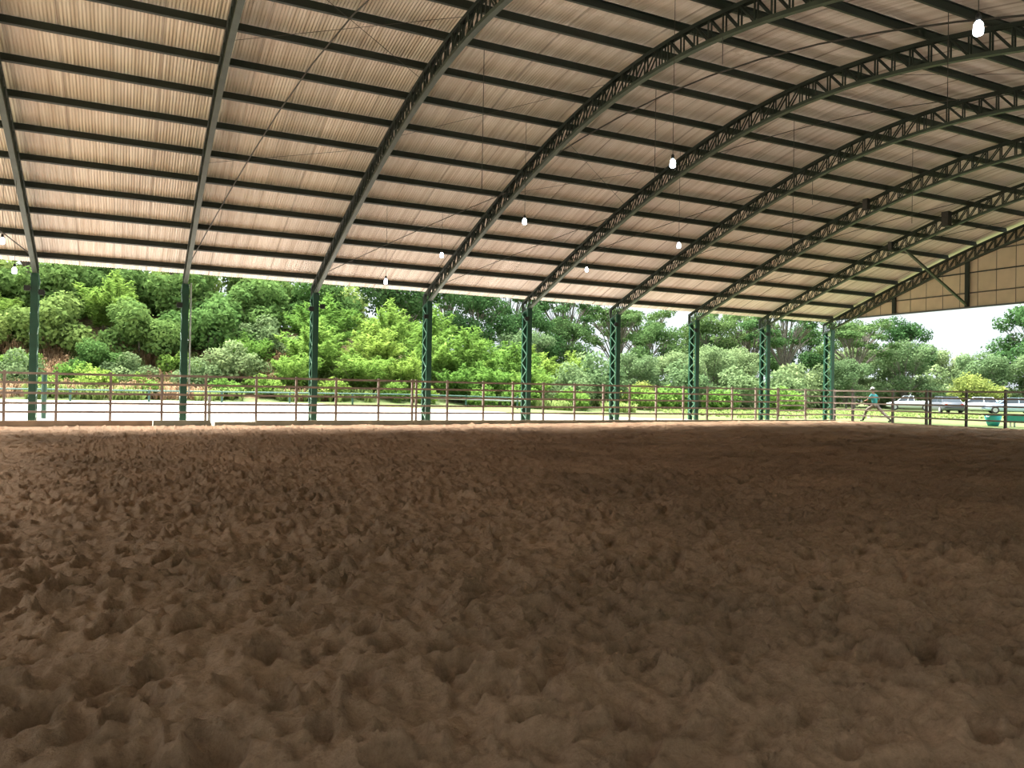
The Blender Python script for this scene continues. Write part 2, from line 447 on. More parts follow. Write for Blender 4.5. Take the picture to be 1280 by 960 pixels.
bankw = (1 - sstep((OX - 6) / 34)) * sstep((OY - 41) / 3)
pale = np.where((OY < 31.7) & (OY > -10) & (OX > XN[-1]) & (OX < 34.9), 1.0, np.where((OX <= XN[-1]) & (OY < 41), 0.06, 0.0))  # unseen near strip made pale and left ground toned to bounce light onto roof
cov = np.zeros((OX.size, 4), np.float32); cov[:, 0] = (0.15 + 0.45 * bankw).ravel(); cov[:, 1] = pale.ravel(); cov[:, 0] = np.where((OX < XN[-1] + 0.5) & (OY < 41), 0.5, cov[:, 0].reshape(OX.shape)).ravel(); cov[:, 3] = 1
ca_ = gm.color_attributes.new('cover', 'FLOAT_COLOR', 'POINT')
ca_.data.foreach_set('color', cov.ravel())
tag(add('ground', gm), kind='structure')
# pale path behind the fence
pxs = np.arange(-30, 26.4, 0.6); rows = 14
V = []; 
for x in pxs:
    e1 = 41.6 - 5.6 * float(sstep((x - 4) / 16)) - 3.9 * float(sstep((x - 19) / 7)) + 0.25 * math.sin(x * 0.9)
    for k in range(rows + 1):
        y = 31.0 + (e1 - 31.0) * k / rows
        V.append((x, y, float(ground_h(x, max(y, 31.05))) + (0.03 if 0 < k < rows else -0.05)))
V = np.array(V); n1_ = rows + 1
ii = (np.arange(len(pxs) - 1)[:, None] * n1_ + np.arange(rows)[None, :]).ravel()
F = np.stack([ii, ii + n1_, ii + n1_ + 1, ii + 1], 1)
tag(add('path', np_mesh('path', V, F, M_path, True)), kind='structure')

# ------------------------------------------------------------------ ceiling: corrugated sheets on purlins
ceil_ = thing('ceiling', kind='structure', loc=(0, 0, 0))
PITCHW = 0.076; NW = 14; SW = PITCHW * NW
rowS = [(0.0, PURL[3] + 0.12), (PURL[3] - 0.04, PURL[7] + 0.12), (PURL[7] - 0.04, S_EAVE + 0.75)]
ncol = int(math.ceil((XR - XL) / SW))
for side in (1, -1):
    for ri, (s0, s1) in enumerate(rowS):
        nu = NW * 6; nv = 7
        verts = np.zeros(((nu + 1) * (nv + 1), 3))
        for j in range(nv + 1):
            s = s0 + (s1 - s0) * j / nv
            y, z = roof_pt(s, side, TD + 0.21 - 0.012 * (j == nv) + 0.010 * (2 - ri))
            xs = np.linspace(0, SW + 0.02, nu + 1)
            verts[j * (nu + 1):(j + 1) * (nu + 1)] = np.stack([xs, np.full(nu + 1, y), z + 0.011 * np.cos(2 * np.pi * xs / PITCHW)], 1)
        i = (np.arange(nu)[None, :] + (nu + 1) * np.arange(nv)[:, None]).ravel()
        F = np.stack([i, i + 1, i + nu + 2, i + nu + 1], 1)
        if side == -1: F = F[:, ::-1]
        me = np_mesh('roof_sheet', verts, F, M_sheet, True)
        for c in range(ncol):
            o = add('roof_sheet', me, ceil_, (XL + c * SW, 0, 0.006 * (c % 2)))
            o.rotation_euler = (0, 0, 0)
for side in (1, -1):
    for s in PURL:
        y, z = roof_pt(s, side, TD)
        y2, z2 = roof_pt(s + 0.05, side, TD)
        ty = (y2 - y); tz = z2 - z; l = math.hypot(ty, tz); ty /= l; tz /= l
        ny, nz_ = (-tz, ty) if ty > 0 else (tz, -ty)
        if nz_ < 0: ny, nz_ = -ny, -nz_
        def P(a, b): return (y + ty * a + ny * b, z + tz * a + nz_ * b)
        h, fl, tk = 0.19, 0.075, 0.012
        prof = [(-fl / 2, 0), (fl / 2, 0), (fl / 2, tk), (-fl / 2 + tk, tk), (-fl / 2 + tk, h - tk), (fl / 2, h - tk), (fl / 2, h), (-fl / 2, h)]
        mb = MB(); m_ = len(prof)
        for xx in (0, XR - XL - 0.02):
            for a, b in prof:
                q = P(a, b); mb.v.append((xx, q[0] - y, q[1] - z))
        for k in range(m_): mb.f.append((k, (k + 1) % m_, m_ + (k + 1) % m_, m_ + k))
        mb.f.append(tuple(range(m_))[::-1]); mb.f.append(tuple(range(m_, 2 * m_)))
        mb.build('purlin', M_purlin, ceil_, loc=(XL + 0.05, y, z))

# ------------------------------------------------------------------ arched trusses
CW = 0.135
S_END = float(np.interp(COLY + 0.40 - YC, _t, _s))
PAN = DP / 3
def chord_pt(s, side, dz):
    y, z = roof_pt(s, side, dz); return (0, y - YC, z)
def arc(dz, n=30):
    ss = np.linspace(0, S_END, n + 1)
    return [chord_pt(s, 1, dz) for s in ss[::-1]] + [chord_pt(s, -1, dz) for s in ss[1:]]
def make_truss(label, group):
    t = thing('roof_truss', label, 'truss', (0, YC, 0), group=group)
    hw = CW / 2; k = 0.012; h = 0.085
    # sweep runs from far eave to near eave, normal = up
    chan_up = [(-hw, 0), (hw, 0), (hw, h), (hw - k, h), (hw - k, k), (-hw + k, k), (-hw + k, h), (-hw, h)]
    chan_dn = [(-hw, 0), (-hw + k, 0), (-hw + k, h - k), (hw - k, h - k), (hw - k, 0), (hw, 0), (hw, h), (-hw, h)]
    def orient(prof):
        return [(u, -v) for u, v in prof]
    MB().sweep(arc(0.0), orient(chan_up)).build('bottom_chord', M_green, t)
    MB().sweep(arc(TD - h), orient(chan_dn)).build('top_chord', M_purlin, t)
    for side in (1, -1):
        s_list = [0.70 - DP + PAN * i for i in range(0, 60)]
        s_list = [s for s in s_list if 0.0 < s < S_END - 0.05]
        for i, s in enumerate(s_list):
            a = chord_pt(s, side, 0.05); b = chord_pt(s, side, TD - 0.05)
            web_bar(t, a, b)
            if i + 1 < len(s_list):
                web_bar(t, chord_pt(s_list[i + 1], side, 0.05), chord_pt(s, side, TD - 0.05))
        e = MB(); a = chord_pt(S_END, side, -0.02); b = chord_pt(S_END, side, TD)
        e.bar(a, b, CW, 0.02).build('end_plate', M_green, t)
    web_bar(t, chord_pt(0, 1, 0.05), chord_pt(0, 1, TD - 0.05))
    return t
def web_bar(t, a, b):
    c = (Vector(a) + Vector(b)) / 2
    mb = MB()
    for dx in (-0.045, 0.045):
        o = Vector((dx, 0, 0))
        mb.bar(Vector(a) - c + o, Vector(b) - c + o, 0.026, 0.032)
    mb.build('web_bar', M_purlin, t, loc=c)
TL = 'dark green arched lattice truss spanning the arena under the roof'
tr0 = make_truss(TL, 'arched roof trusses')
ORD = ['', 'first', 'second', 'third', 'fourth', 'fifth', 'sixth', 'seventh', 'eighth', 'ninth', 'tenth', 'eleventh']
tr0.location.x = XN[0]
for n in (-1, 1, 2, 3, 4, 5, 6, 7, 8):
    c = copy_tree(tr0); c.location.x = XN[n]
for o in [o for o in C.objects if o.name.startswith('roof_truss')]:
    n = round((o.location.x - X0) / S)
    if n == 8: o['label'] = 'dark green arched lattice truss directly in front of the beige gable cladding'
    elif n == 7: o['label'] = 'dark green arched truss one bay from the gable, holding the diagonal strut'
    else: o['label'] = 'dark green arched lattice roof truss, %s counted from the gable cladding' % ORD[9 - n]

# ------------------------------------------------------------------ lattice columns
def make_column():
    t = thing('lattice_column', '', 'column', (0, 0, 0))
    zt = float(low(COLY - 0.3)) + 0.02
    zt2 = float(low(COLY + 0.27)) + 0.02
    for sy, z1 in ((-1, zt), (1, zt2)):
        yb = sy * 0.27
        m = MB()
        m.box((-0.11, yb - 0.01, -0.3), (0.11, yb + 0.01, z1))
        for sx in (-0.11, 0.098):
            m.box((sx, min(yb, yb - sy * 0.08), -0.3), (sx + 0.012, max(yb, yb - sy * 0.08), z1))
        m.build('chord', M_col, t)
    nz = 13; dz = (zt2 - 0.15) / nz
    for i in range(nz):
        a, b = (-0.23, 0.23) if i % 2 == 0 else (0.23, -0.23)
        zc = 0.05 + dz * (i + 0.5)
        m = MB()
        for sx in (-0.115, 0.115):
            m.bar((sx, a, -dz / 2), (sx, b, dz / 2), 0.012, 0.045, (1, 0, 0))
        m.build('lacing_bar', M_lace, t, loc=(0, 0, zc))
    MB().box((-0.14, -0.34, -0.30), (0.14, 0.34, -0.27)).build('base_plate', M_col, t)
    m = MB(); m.v = [(x, y, z) for x in (-0.13, 0.13) for y, z in ((-0.33, zt - 0.03), (0.33, zt2 - 0.05), (0.33, zt2 - 0.025), (-0.33, zt - 0.005))]
    m.f = [(0, 1, 2, 3), (7, 6, 5, 4), (0, 4, 5, 1), (1, 5, 6, 2), (2, 6, 7, 3), (3, 7, 4, 0)]
    m.build('cap_plate', M_col, t)
    return t
col0 = make_column()
G_COL = 'columns along the long fence'
for n in range(-1, 9):
    c = col0 if n == -1 else copy_tree(col0)
    c.location = (XN[n], COLY, 0)
    c['label'] = 'green steel lattice column with small black floodlight, %s from the fence corner' % ORD[9 - n]; c['group'] = G_COL
    if n == 8:
        c['label'] = 'green lattice column standing at the fence corner under the gable end'; del c['group']
for n in range(-1, 9):
    c = copy_tree(col0); c.location = (XN[n], 2 * YC - COLY, 0); c.rotation_euler.z = math.pi
    c['label'] = 'green steel lattice column of the opposite row'; c['group'] = 'columns of the opposite row'

# ------------------------------------------------------------------ gable end
wg = thing('wall_gable', kind='structure', loc=(XN[8] + 0.16, 0, 0))
GB = 5.52
def top_at(y): return float(low(y)) + TD + 0.02
ys = np.arange(COLY + 0.3 - 0.86 * 38, COLY + 0.31, 0.86)
zr = [GB, 6.16, 7.10, 8.04, 9.0, 9.7]
for i in range(len(ys) - 1):
    ya, yb = ys[i] + 0.004, ys[i + 1] - 0.004
    for k in range(5):
        za, zb = zr[k] + 0.004, zr[k + 1] - 0.004
        ta, tb = top_at(ya), top_at(yb)
        if max(ta, tb) < za + 0.03: continue
        ha, hb = max(min(zb, ta), za + 0.005), max(min(zb, tb), za + 0.005)
        yo, zo = (ya + yb) / 2, za
        m = MB()
        for x in (0, 0.02):
            m.v += [(x, ya - yo, 0), (x, yb - yo, 0), (x, yb - yo, hb - zo), (x, ya - yo, ha - zo)]
        m.f = [(3, 2, 1, 0), (4, 5, 6, 7), (0, 1, 5, 4), (1, 2, 6, 5), (2, 3, 7, 6), (3, 0, 4, 7)]
        m.build('cladding_panel', M_clad, wg, loc=(0.005 * ((i + k) % 2), yo, zo))
for i in range(1, len(ys) - 1):
    zt_ = top_at(ys[i]) - 0.02
    if zt_ > GB + 0.05:
        MB().box((-0.008, -0.009, 0), (0.004, 0.009, zt_ - GB)).build('joint_strip', M_bark, wg, loc=(0, ys[i], GB))
for yp in (27.1, 23.25, 19.4, 15.5, 11.6, 7.7, 3.8):
    MB().box((-0.12, -0.09, 0), (-0.015, 0.09, float(low(yp)) + 0.05 - GB)).build('gable_post', M_purlin, wg, loc=(-0.02, yp, GB))
def yroof(z):    # far y at which the truss bottom drops to z
    t = np.linspace(0, 16.5, 3000); zz = low(YC + t)
    return YC + float(t[np.argmin(np.abs(zz - z))])
for z in (6.16, 7.10, 8.04):
    yf = yroof(z - 0.3)
    MB().box((-0.055, -(yf - YC), -0.025), (-0.004, yf - YC, 0.025)).build('girt', M_purlin if z == 7.10 else M_bark, wg, loc=(0, YC, z))
MB().box((-0.10, -0.3, -0.07), (0.03, 31.5 + 0.5, 0.0)).build('tie_beam', M_beam, wg, loc=(0, -0.6, GB))
ds = MB().bar((0, 0, 0), (35.03 - 30.26, 0.30, 5.60 - 7.72), 0.09, 0.09, (0, 1, 0)).build('diagonal_strut', M_green, loc=(30.26, 22.95, 7.72))
tag(ds, 'green diagonal strut from the last free truss down to the gable beam', 'strut')

# ------------------------------------------------------------------ brace rods and hanging wires
def rod(name, a, b, r, label, cat, group=None, sag=0.0):
    a, b = Vector(a), Vector(b)
    pts = []
    n = 6 if sag else 1
    for i in range(n + 1):
        f = i / n
        pts.append((a.lerp(b, f) - a) + Vector((0, 0, -sag * 4 * f * (1 - f))))
    o = MB().tube(pts, r, 6).build(name, M_wire, loc=a)
    return tag(o, label, cat, group)
def rp(n, Y, dz=0.44): return (XN[n] if isinstance(n, int) else n, Y, float(low(Y)) + dz)
def roof_rod(n0, y0, n1, y1, r=0.014):
    a, b = rp(n0, y0), rp(n1, y1)
    pts = []
    for i in range(13):
        f = i / 12
        X = a[0] + (b[0] - a[0]) * f; Y = a[1] + (b[1] - a[1]) * f
        pts.append(Vector((X, Y, float(low(Y)) + 0.44)) - Vector(a))
    o = MB().tube(pts, r, 6).build('brace_rod', M_wire, loc=a)
    return tag(o, 'dark steel brace rod running slantwise under the purlins', 'brace rod', 'roof brace rods')
for n0, y0, n1, y1, r in ((1, 30.6, 2, 3.0, 0.018), (2, 30.3, 3, 23.6, 0.014), (3, 30.6, 4, 24.0, 0.012), (4, 27.5, 5, 20.9, 0.012), (3, 22.8, 4, 6.0, 0.022),
                      (4, 20.9, 5, 12.7, 0.012), (5, 27.0, 6, 20.0, 0.012), (6, 25.0, 7, 18.2, 0.012), (7, 24.0, 8, 18.5, 0.012), (6, 29.0, 7, 23.5, 0.010), (0, 30.6, -1, 22.0, 0.018)):
    roof_rod(n0, y0, n1, y1, r)
for n0, y0, n1, y1, dz in ((1, 19.0, 2, 16.0, 0.53), (1, 15.2, 2, 19.0, 0.57), (1, 24.5, 2, 22.5, 0.57), (3, 24.0, 4, 21.0, 0.57), (3, 20.2, 4, 23.5, 0.53), (2, 22.0, 3, 17.5, 0.57), (4, 14.6, 5, 10.4, 0.57)):
    a = rp(XN[n0] + 0.04, y0, dz); b = rp(XN[n1] - 0.04, y1, dz)
    rod('tie_wire', a, b, 0.006, 'thin steel tie wire stretched between two roof trusses', 'wire', 'thin roof tie wires')
def on_roof_len(x, y, zb):
    zt = float(low(y)) + 0.62
    rod('hanging_wire', (x, y, zt), (x, y, zb), 0.009, 'thin dark wire hanging straight down from a purlin', 'wire', 'bare hanging wires')
# ------------------------------------------------------------------ pendant bulbs
def make_bulb():
    t = thing('pendant_bulb', 'glowing white bulb hanging on a thin cable from the roof', 'lamp', group='hanging bulbs')
    MB().lathe([(0.030, 0.12), (0.045, 0.14), (0.045, 0.22), (0.022, 0.25)], 12).build('socket', M_black, t, True)
    MB().lathe([(0.03, -0.115), (0.062, -0.11), (0.075, -0.09), (0.078, -0.02), (0.072, 0.06), (0.050, 0.10), (0.032, 0.12)], 16).build('bulb', M_lamp, t, True)
    return t
b0 = make_bulb()
LAMPS = [(9.37, 6.109, 5.8), (10.08, 13.031, 5.99), (10.27, 20.075, 6.13), (15.82, 20.075, 5.98), (15.76, 25.544, 5.93), (9.85, 25.544, 5.93), (7.86, 25.544, 4.86), (-3.05, 25.544, 5.13), (-2.75, 25.544, 4.34)]
for i, (x, y, z) in enumerate(LAMPS):
    o = b0 if i == 0 else copy_tree(b0)
    o.location = (x, y, z); o.scale = (0.75, 0.75, 0.75)
    L_ = (float(low(y)) + TD + 0.02 - z) / 0.75
    MB().tube([(0, 0, 0.24), (0, 0, L_)], 0.008, 6).build('cable', M_wire, o)
for a in [(7.66, 17.269, 6.06), (11.36, 13.031, 8.3), (17.84, 17.269, 5.41), (14.73, 10.225, 7.09), (23.15, 17.269, 6.98), (21.66, 20.075, 8.0), (12.76, 17.269, 6.56)]:
    on_roof_len(*a)

# ------------------------------------------------------------------ floodlights and loudspeakers
def make_flood():
    t = thing('floodlight', 'small black floodlight bolted near the top of a lattice column', 'floodlight', group='floodlights on the columns')
    m = MB(); m.box((-0.09, -0.03, -0.09), (0.09, 0.03, 0.09))
    for k in range(5): m.box((-0.08, 0.03, -0.075 + k * 0.034), (0.08, 0.06, -0.065 + k * 0.034))
    m.build('housing', M_black, t)
    MB().box((-0.075, -0.034, -0.075), (0.075, -0.03, 0.075)).build('glass', M_black, t)
    m = MB(); m.box((-0.105, 0.0, -0.02), (-0.09, 0.12, 0.02)).box((0.09, 0.0, -0.02), (0.105, 0.12, 0.02)).box((-0.105, 0.12, -0.02), (0.105, 0.135, 0.02))
    m.build('yoke', M_black, t)
    return t
fl = make_flood(); first = True
for n, dx, z in ((0, -0.20, 4.42), (0, 0.22, 4.30), (1, -0.20, 4.15), (2, -0.20, 4.30), (2, 0.22, 4.42), (3, -0.20, 4.28), (4, -0.20, 4.45), (5, -0.20, 4.45), (6, -0.20, 4.42), (7, -0.20, 4.45)):
    o = fl if first else copy_tree(fl); first = False
    o.location = (XN[n] + dx, COLY - 0.40, z)
def speaker(loc, sc, label):
    t = thing('loudspeaker', label, 'loudspeaker', loc)
    m = MB(); m.v = [(-0.14, -0.16, -0.3), (0.14, -0.11, -0.3), (0.14, 0.11, -0.3), (-0.14, 0.16, -0.3), (-0.14, -0.16, 0.3), (0.14, -0.11, 0.3), (0.14, 0.11, 0.3), (-0.14, 0.16, 0.3)]
    m.f = [(3, 2, 1, 0), (4, 5, 6, 7), (0, 1, 5, 4), (1, 2, 6, 5), (2, 3, 7, 6), (3, 0, 4, 7)]
    m.build('cabinet', M_black, t)
    m = MB().box((-0.155, -0.14, -0.28), (-0.142, 0.14, 0.28)); m.build('grille', M_wire, t)
    MB().box((0.10, -0.02, 0.25), (0.30, 0.02, 0.29)).build('bracket', M_black, t)
    t.scale = (sc, sc, sc)
speaker((29.95, 20.75, 8.55), 1.0, 'large black loudspeaker fixed to the arched truss next to the gable')
speaker((30.05, 23.42, 7.89), 0.6, 'small black loudspeaker low on the truss where the diagonal strut starts')
speaker((25.31, 20.81, 8.60), 0.7, 'medium black loudspeaker on the truss two bays from the gable')

# ------------------------------------------------------------------ fences
RZ = [1.575, 1.255, 0.915, 0.57, 0.28]
FY, FX = 30.57, 34.80
POSTS = [-8.3, -6.7, -5.1, -3.5, -2.01, -0.38, 1.25, 2.71, 4.48, 5.95, 7.48, 9.19, 10.61, 10.78, 12.15, 13.8, 15.21, 16.72, 18.33, 19.88, 21.34, 22.87, 24.5, 25.99, 27.59, 29.16, 30.68, 32.68, 34.80]
fence = thing('arena_fence', 'long weathered five-rail fence running in front of the green columns', 'fence', (-8.3, FY, 0))
pm = MB().box((-0.04, -0.04, -0.3), (0.04, 0.04, 1.64)); pm.box((-0.045, -0.045, 1.64), (0.045, 0.045, 1.655)); pmesh = pm.mesh('post', M_fence)
for x in POSTS[:-1]:
    o = add('post', pmesh, fence, (x + 8.3, 0.0, 0))
brk = [-8.3, -3.5, 1.25, 5.95, 10.61, 15.21, 19.88, 24.5, 30.68]
for a, b in zip(brk[:-1], brk[1:]):
    for z in RZ:
        dz = random.uniform(-0.008, 0.008)
        MB().bar((0, 0, 0), (b - a, 0, random.uniform(-0.006, 0.006)), 0.075, 0.045, (0, 0, 1)).build('rail', M_fence, fence, loc=(a + 8.3, -0.06, z + dz))
for z in RZ:
    MB().bar((0, 0, 0), (34.68 - 32.68, 0, 0), 0.07, 0.045, (0, 0, 1)).build('rail', M_fence, fence, loc=(32.68 + 8.3, -0.06, z))
gate = thing('fence_gate', 'pale six-rail gate set into the long fence near its corner', 'gate', (30.72, FY - 0.06, 0))
for z in (1.575, 1.27, 1.0, 0.75, 0.48, 0.22):
    MB().bar((0, 0, 0), (1.92, 0, 0), 0.07, 0.04, (0, 0, 1)).build('rail', M_fence2, gate, loc=(0.0, 0, z))
for x in (0.03, 1.89):
    MB().box((-0.03, -0.03, 0.15), (0.03, 0.0, 1.6)).build('stile', M_fence2, gate, loc=(x, 0.06, 0))
MB().box((-0.02, -0.05, 0), (0.10, -0.02, 0.03)).build('latch', M_zinc, gate, loc=(1.86, 0, 1.05))
YP = [30.53, 29.33, 26.91, 25.06, 24.86, 23.06, 21.27, 19.4, 17.6, 15.8, 14.0, 12.2]
ef = thing('end_fence', 'five-rail fence with dark posts closing the arena under the gable', 'fence', (FX, 30.53, 0))
pm2 = MB().box((-0.05, -0.05, -0.3), (0.05, 0.05, 1.66)); pm2.box((-0.04, -0.04, 1.66), (0.04, 0.04, 1.68)); pmesh2 = pm2.mesh('post', M_post)
pm3 = MB().tube([(0, 0, -0.3), (0, 0, 1.66)], 0.065, 10); pmesh3 = pm3.mesh('post', M_post)
for i, y in enumerate(YP):
    add('post', pmesh3 if i in (4, 5) else pmesh2, ef, (0, y - 30.53, 0))
for a, b in zip([30.53, 25.06, 21.27, 17.6], [25.06, 21.27, 17.6, 12.2]):
    for z in RZ:
        MB().bar((0, 0, 0), (0, b - a, 0), 0.075, 0.045, (0, 0, 1)).build('rail', M_fence, ef, loc=(-0.07, a - 30.53, z + random.uniform(-0.008, 0.008)))
# kerb boards
def board(x0, x1, mat, zt, label, yoff=0.0, slant=0.0):
    m = MB(); l = x1 - x0; t = 0.05
    m.v = [(0, -t, -0.45), (l + slant, -t, -0.45), (l + slant, t, -0.45), (0, t, -0.45), (0, -t, zt), (l, -t, zt), (l, t, zt), (0, t, zt)]
    m.f = [(3, 2, 1, 0), (4, 5, 6, 7), (0, 1, 5, 4), (1, 2, 6, 5), (2, 3, 7, 6), (3, 0, 4, 7)]
    o = m.build('kerb_board', mat, loc=(x0, FY - 0.15 + yoff, 0))
    return tag(o, label[0], 'kerb', label[1] if len(label) > 1 else None)
board(-8.4, 0.96, M_curb, -0.01, ('long earth-stained brown kerb board under the fence',))
board(0.98, 2.86, M_curb2, -0.005, ('short grey kerb board with a slanting cut end under the fence',), -0.03, 0.14)
board(3.02, 4.44, M_curb2, -0.06, ('low pale kerb board in the gap between two taller boards',), 0.02)
xs_ = [4.46, 10.6, 16.7, 22.8, 28.9, 34.7]
for a, b in zip(xs_[:-1], xs_[1:]):
    board(a, b - 0.015, M_curb2, -0.005, ('grey-green kerb board half buried in sand along the long fence', 'kerb boards along the long fence'))
for a, b in zip([30.25, 25.05, 21.26, 17.59], [25.07, 21.28, 17.61, 12.2]):
    o = MB().box((-0.05, b - a + 0.015, -0.45), (0.05, 0, -0.03)).build('kerb_board', M_curb, loc=(FX - 0.17, a, 0))
    tag(o, 'brown kerb board half buried in sand along the end fence', 'kerb', 'kerb boards along the end fence')
# short zinc post, green post, downpipe
sp_ = MB().box((-0.05, -0.05, -0.3), (0.05, 0.05, 0.92)).box((-0.055, -0.055, 0.92), (0.055, 0.055, 0.94)).build('short_post', M_zinc, loc=(2.86, 30.78, 0))
tag(sp_, 'short grey metal post just behind the fence beside the cut kerb board', 'post')
gp = MB().tube([(0, 0, -0.1), (0, 0, 1.52)], 0.085, 12).lathe([(0.10, 1.52), (0.10, 1.55), (0.02, 1.57)], 12).build('green_post', M_rail, loc=(-2.5, 32.3, 0))
tag(gp, 'stout teal-green post standing on the pale path behind the fence', 'post')
dpipe = thing('downpipe', 'thin pale pipe running down beside a green column', 'pipe', (XN[1] + 0.19, COLY - 0.15, 0.9))
MB().tube([(0, 0, 0), (0, 0, 4.1)], 0.028, 8).build('pipe', M_pipe, dpipe)
for z in (0.5, 2.0, 3.5): MB().box((-0.08, -0.035, z), (0.03, 0.035, z + 0.03)).build('clip', M_zinc, dpipe)
# guard rail on the far side of the path
gr = thing('guard_rail', 'low green pipe guard rail at the foot of the planted bank', 'guard rail', (-9.0, 40.2, 0))
for z, mt, r_ in ((0.98, M_rail, 0.035), (0.80, M_zinc, 0.04)):
    pts = [(x, 0, z + float(ground_h(x - 9, 40.2) - ground_h(-9, 40.2)) * 0.6) for x in np.arange(0, 30.1, 2.0)]
    MB().tube(pts, r_, 8).build('pipe', mt, gr)
for x in np.arange(0.5, 30, 3.2):
    zg = float(ground_h(x - 9, 40.2))
    MB().tube([(0, 0, -0.2), (0, 0, 1.0 - zg)], 0.05, 8).build('post', M_rail, gr, loc=(x, 0, zg))

# ------------------------------------------------------------------ tubs, board, cars
M_teal = mat_simple('teal_plastic', (0.06, 0.46, 0.52), 0.45, 0, 0.1, 4)
tb = thing('feed_tub', 'teal plastic feed tub tapering to a narrow base on the grass', 'tub', (38.0, 23.82, float(ground_h(38, 23.8))))
MB().lathe([(0.22, 0.0), (0.30, 0.2), (0.36, 0.42), (0.37, 0.55), (0.34, 0.55), (0.33, 0.43), (0.27, 0.2), (0.19, 0.03)], 20).build('body', M_teal, tb, True)
MB().lathe([(0.36, 0.53), (0.395, 0.53), (0.395, 0.565), (0.36, 0.565)], 20).build('rim', M_teal, tb, True)
for sx in (-1, 1):
    MB().tube([(sx * 0.38, -0.08, 0.50), (sx * 0.44, -0.05, 0.46), (sx * 0.44, 0.05, 0.46), (sx * 0.38, 0.08, 0.50)], 0.014, 6).build('handle', M_white, tb)
tr_ = thing('water_trough', 'long teal water trough on white legs beside the feed tub', 'trough', (38.1, 22.3, float(ground_h(38.1, 22.3))))
m = MB(); 
def trough(m, y0, y1, w0, w1, z0, z1, t):
    for (yy0, yy1, a, b, zz0) in ((y0, y1, w0, w1, z0), (y0 + t, y1 - t, w0 - t, w1 - t, z0 + t)):
        bI = len(m.v)
        m.v += [(-a, yy0 + 0.05, zz0), (a, yy0 + 0.05, zz0), (a, yy1 - 0.05, zz0), (-a, yy1 - 0.05, zz0), (-b, yy0, z1), (b, yy0, z1), (b, yy1, z1), (-b, yy1, z1)]
        q = ((3, 2, 1, 0), (0, 1, 5, 4), (1, 2, 6, 5), (2, 3, 7, 6), (3, 0, 4, 7))
        m.f += [tuple(bI + i for i in (r[::-1] if bI else r)) for r in q]
    for i in range(4): m.f.append((4 + i, 4 + (i + 1) % 4, 12 + (i + 1) % 4, 12 + i))
trough(m, -0.85, 0.85, 0.20, 0.28, 0.22, 0.55, 0.03); m.build('basin', M_teal, tr_)
for y in (-0.65, 0.65):
    for x in (-0.16, 0.16): MB().box((x - 0.03, y - 0.03, -0.05), (x + 0.03, y + 0.03, 0.24)).build('leg', M_white, tr_)
bd = MB().bar((0, 0, 0.03), (0.35, -1.1, 0.12), 0.5, 0.06, (1, 0.3, 0)).build('white_board', M_white, loc=(43.5, 35.4, float(ground_h(43.5, 35))))
tag(bd, 'white board lying on the grass behind the striding person', 'board')
M_glass = mat_simple('dark_car_glass', (0.03, 0.04, 0.05), 0.12, 0, 0.1, 2)
M_tyre = mat_simple('tyre_rubber', (0.02, 0.02, 0.02), 0.85, 0, 0.2, 9)
M_red = mat_simple('red_lens', (0.4, 0.03, 0.02), 0.3, 0, 0.1, 9)
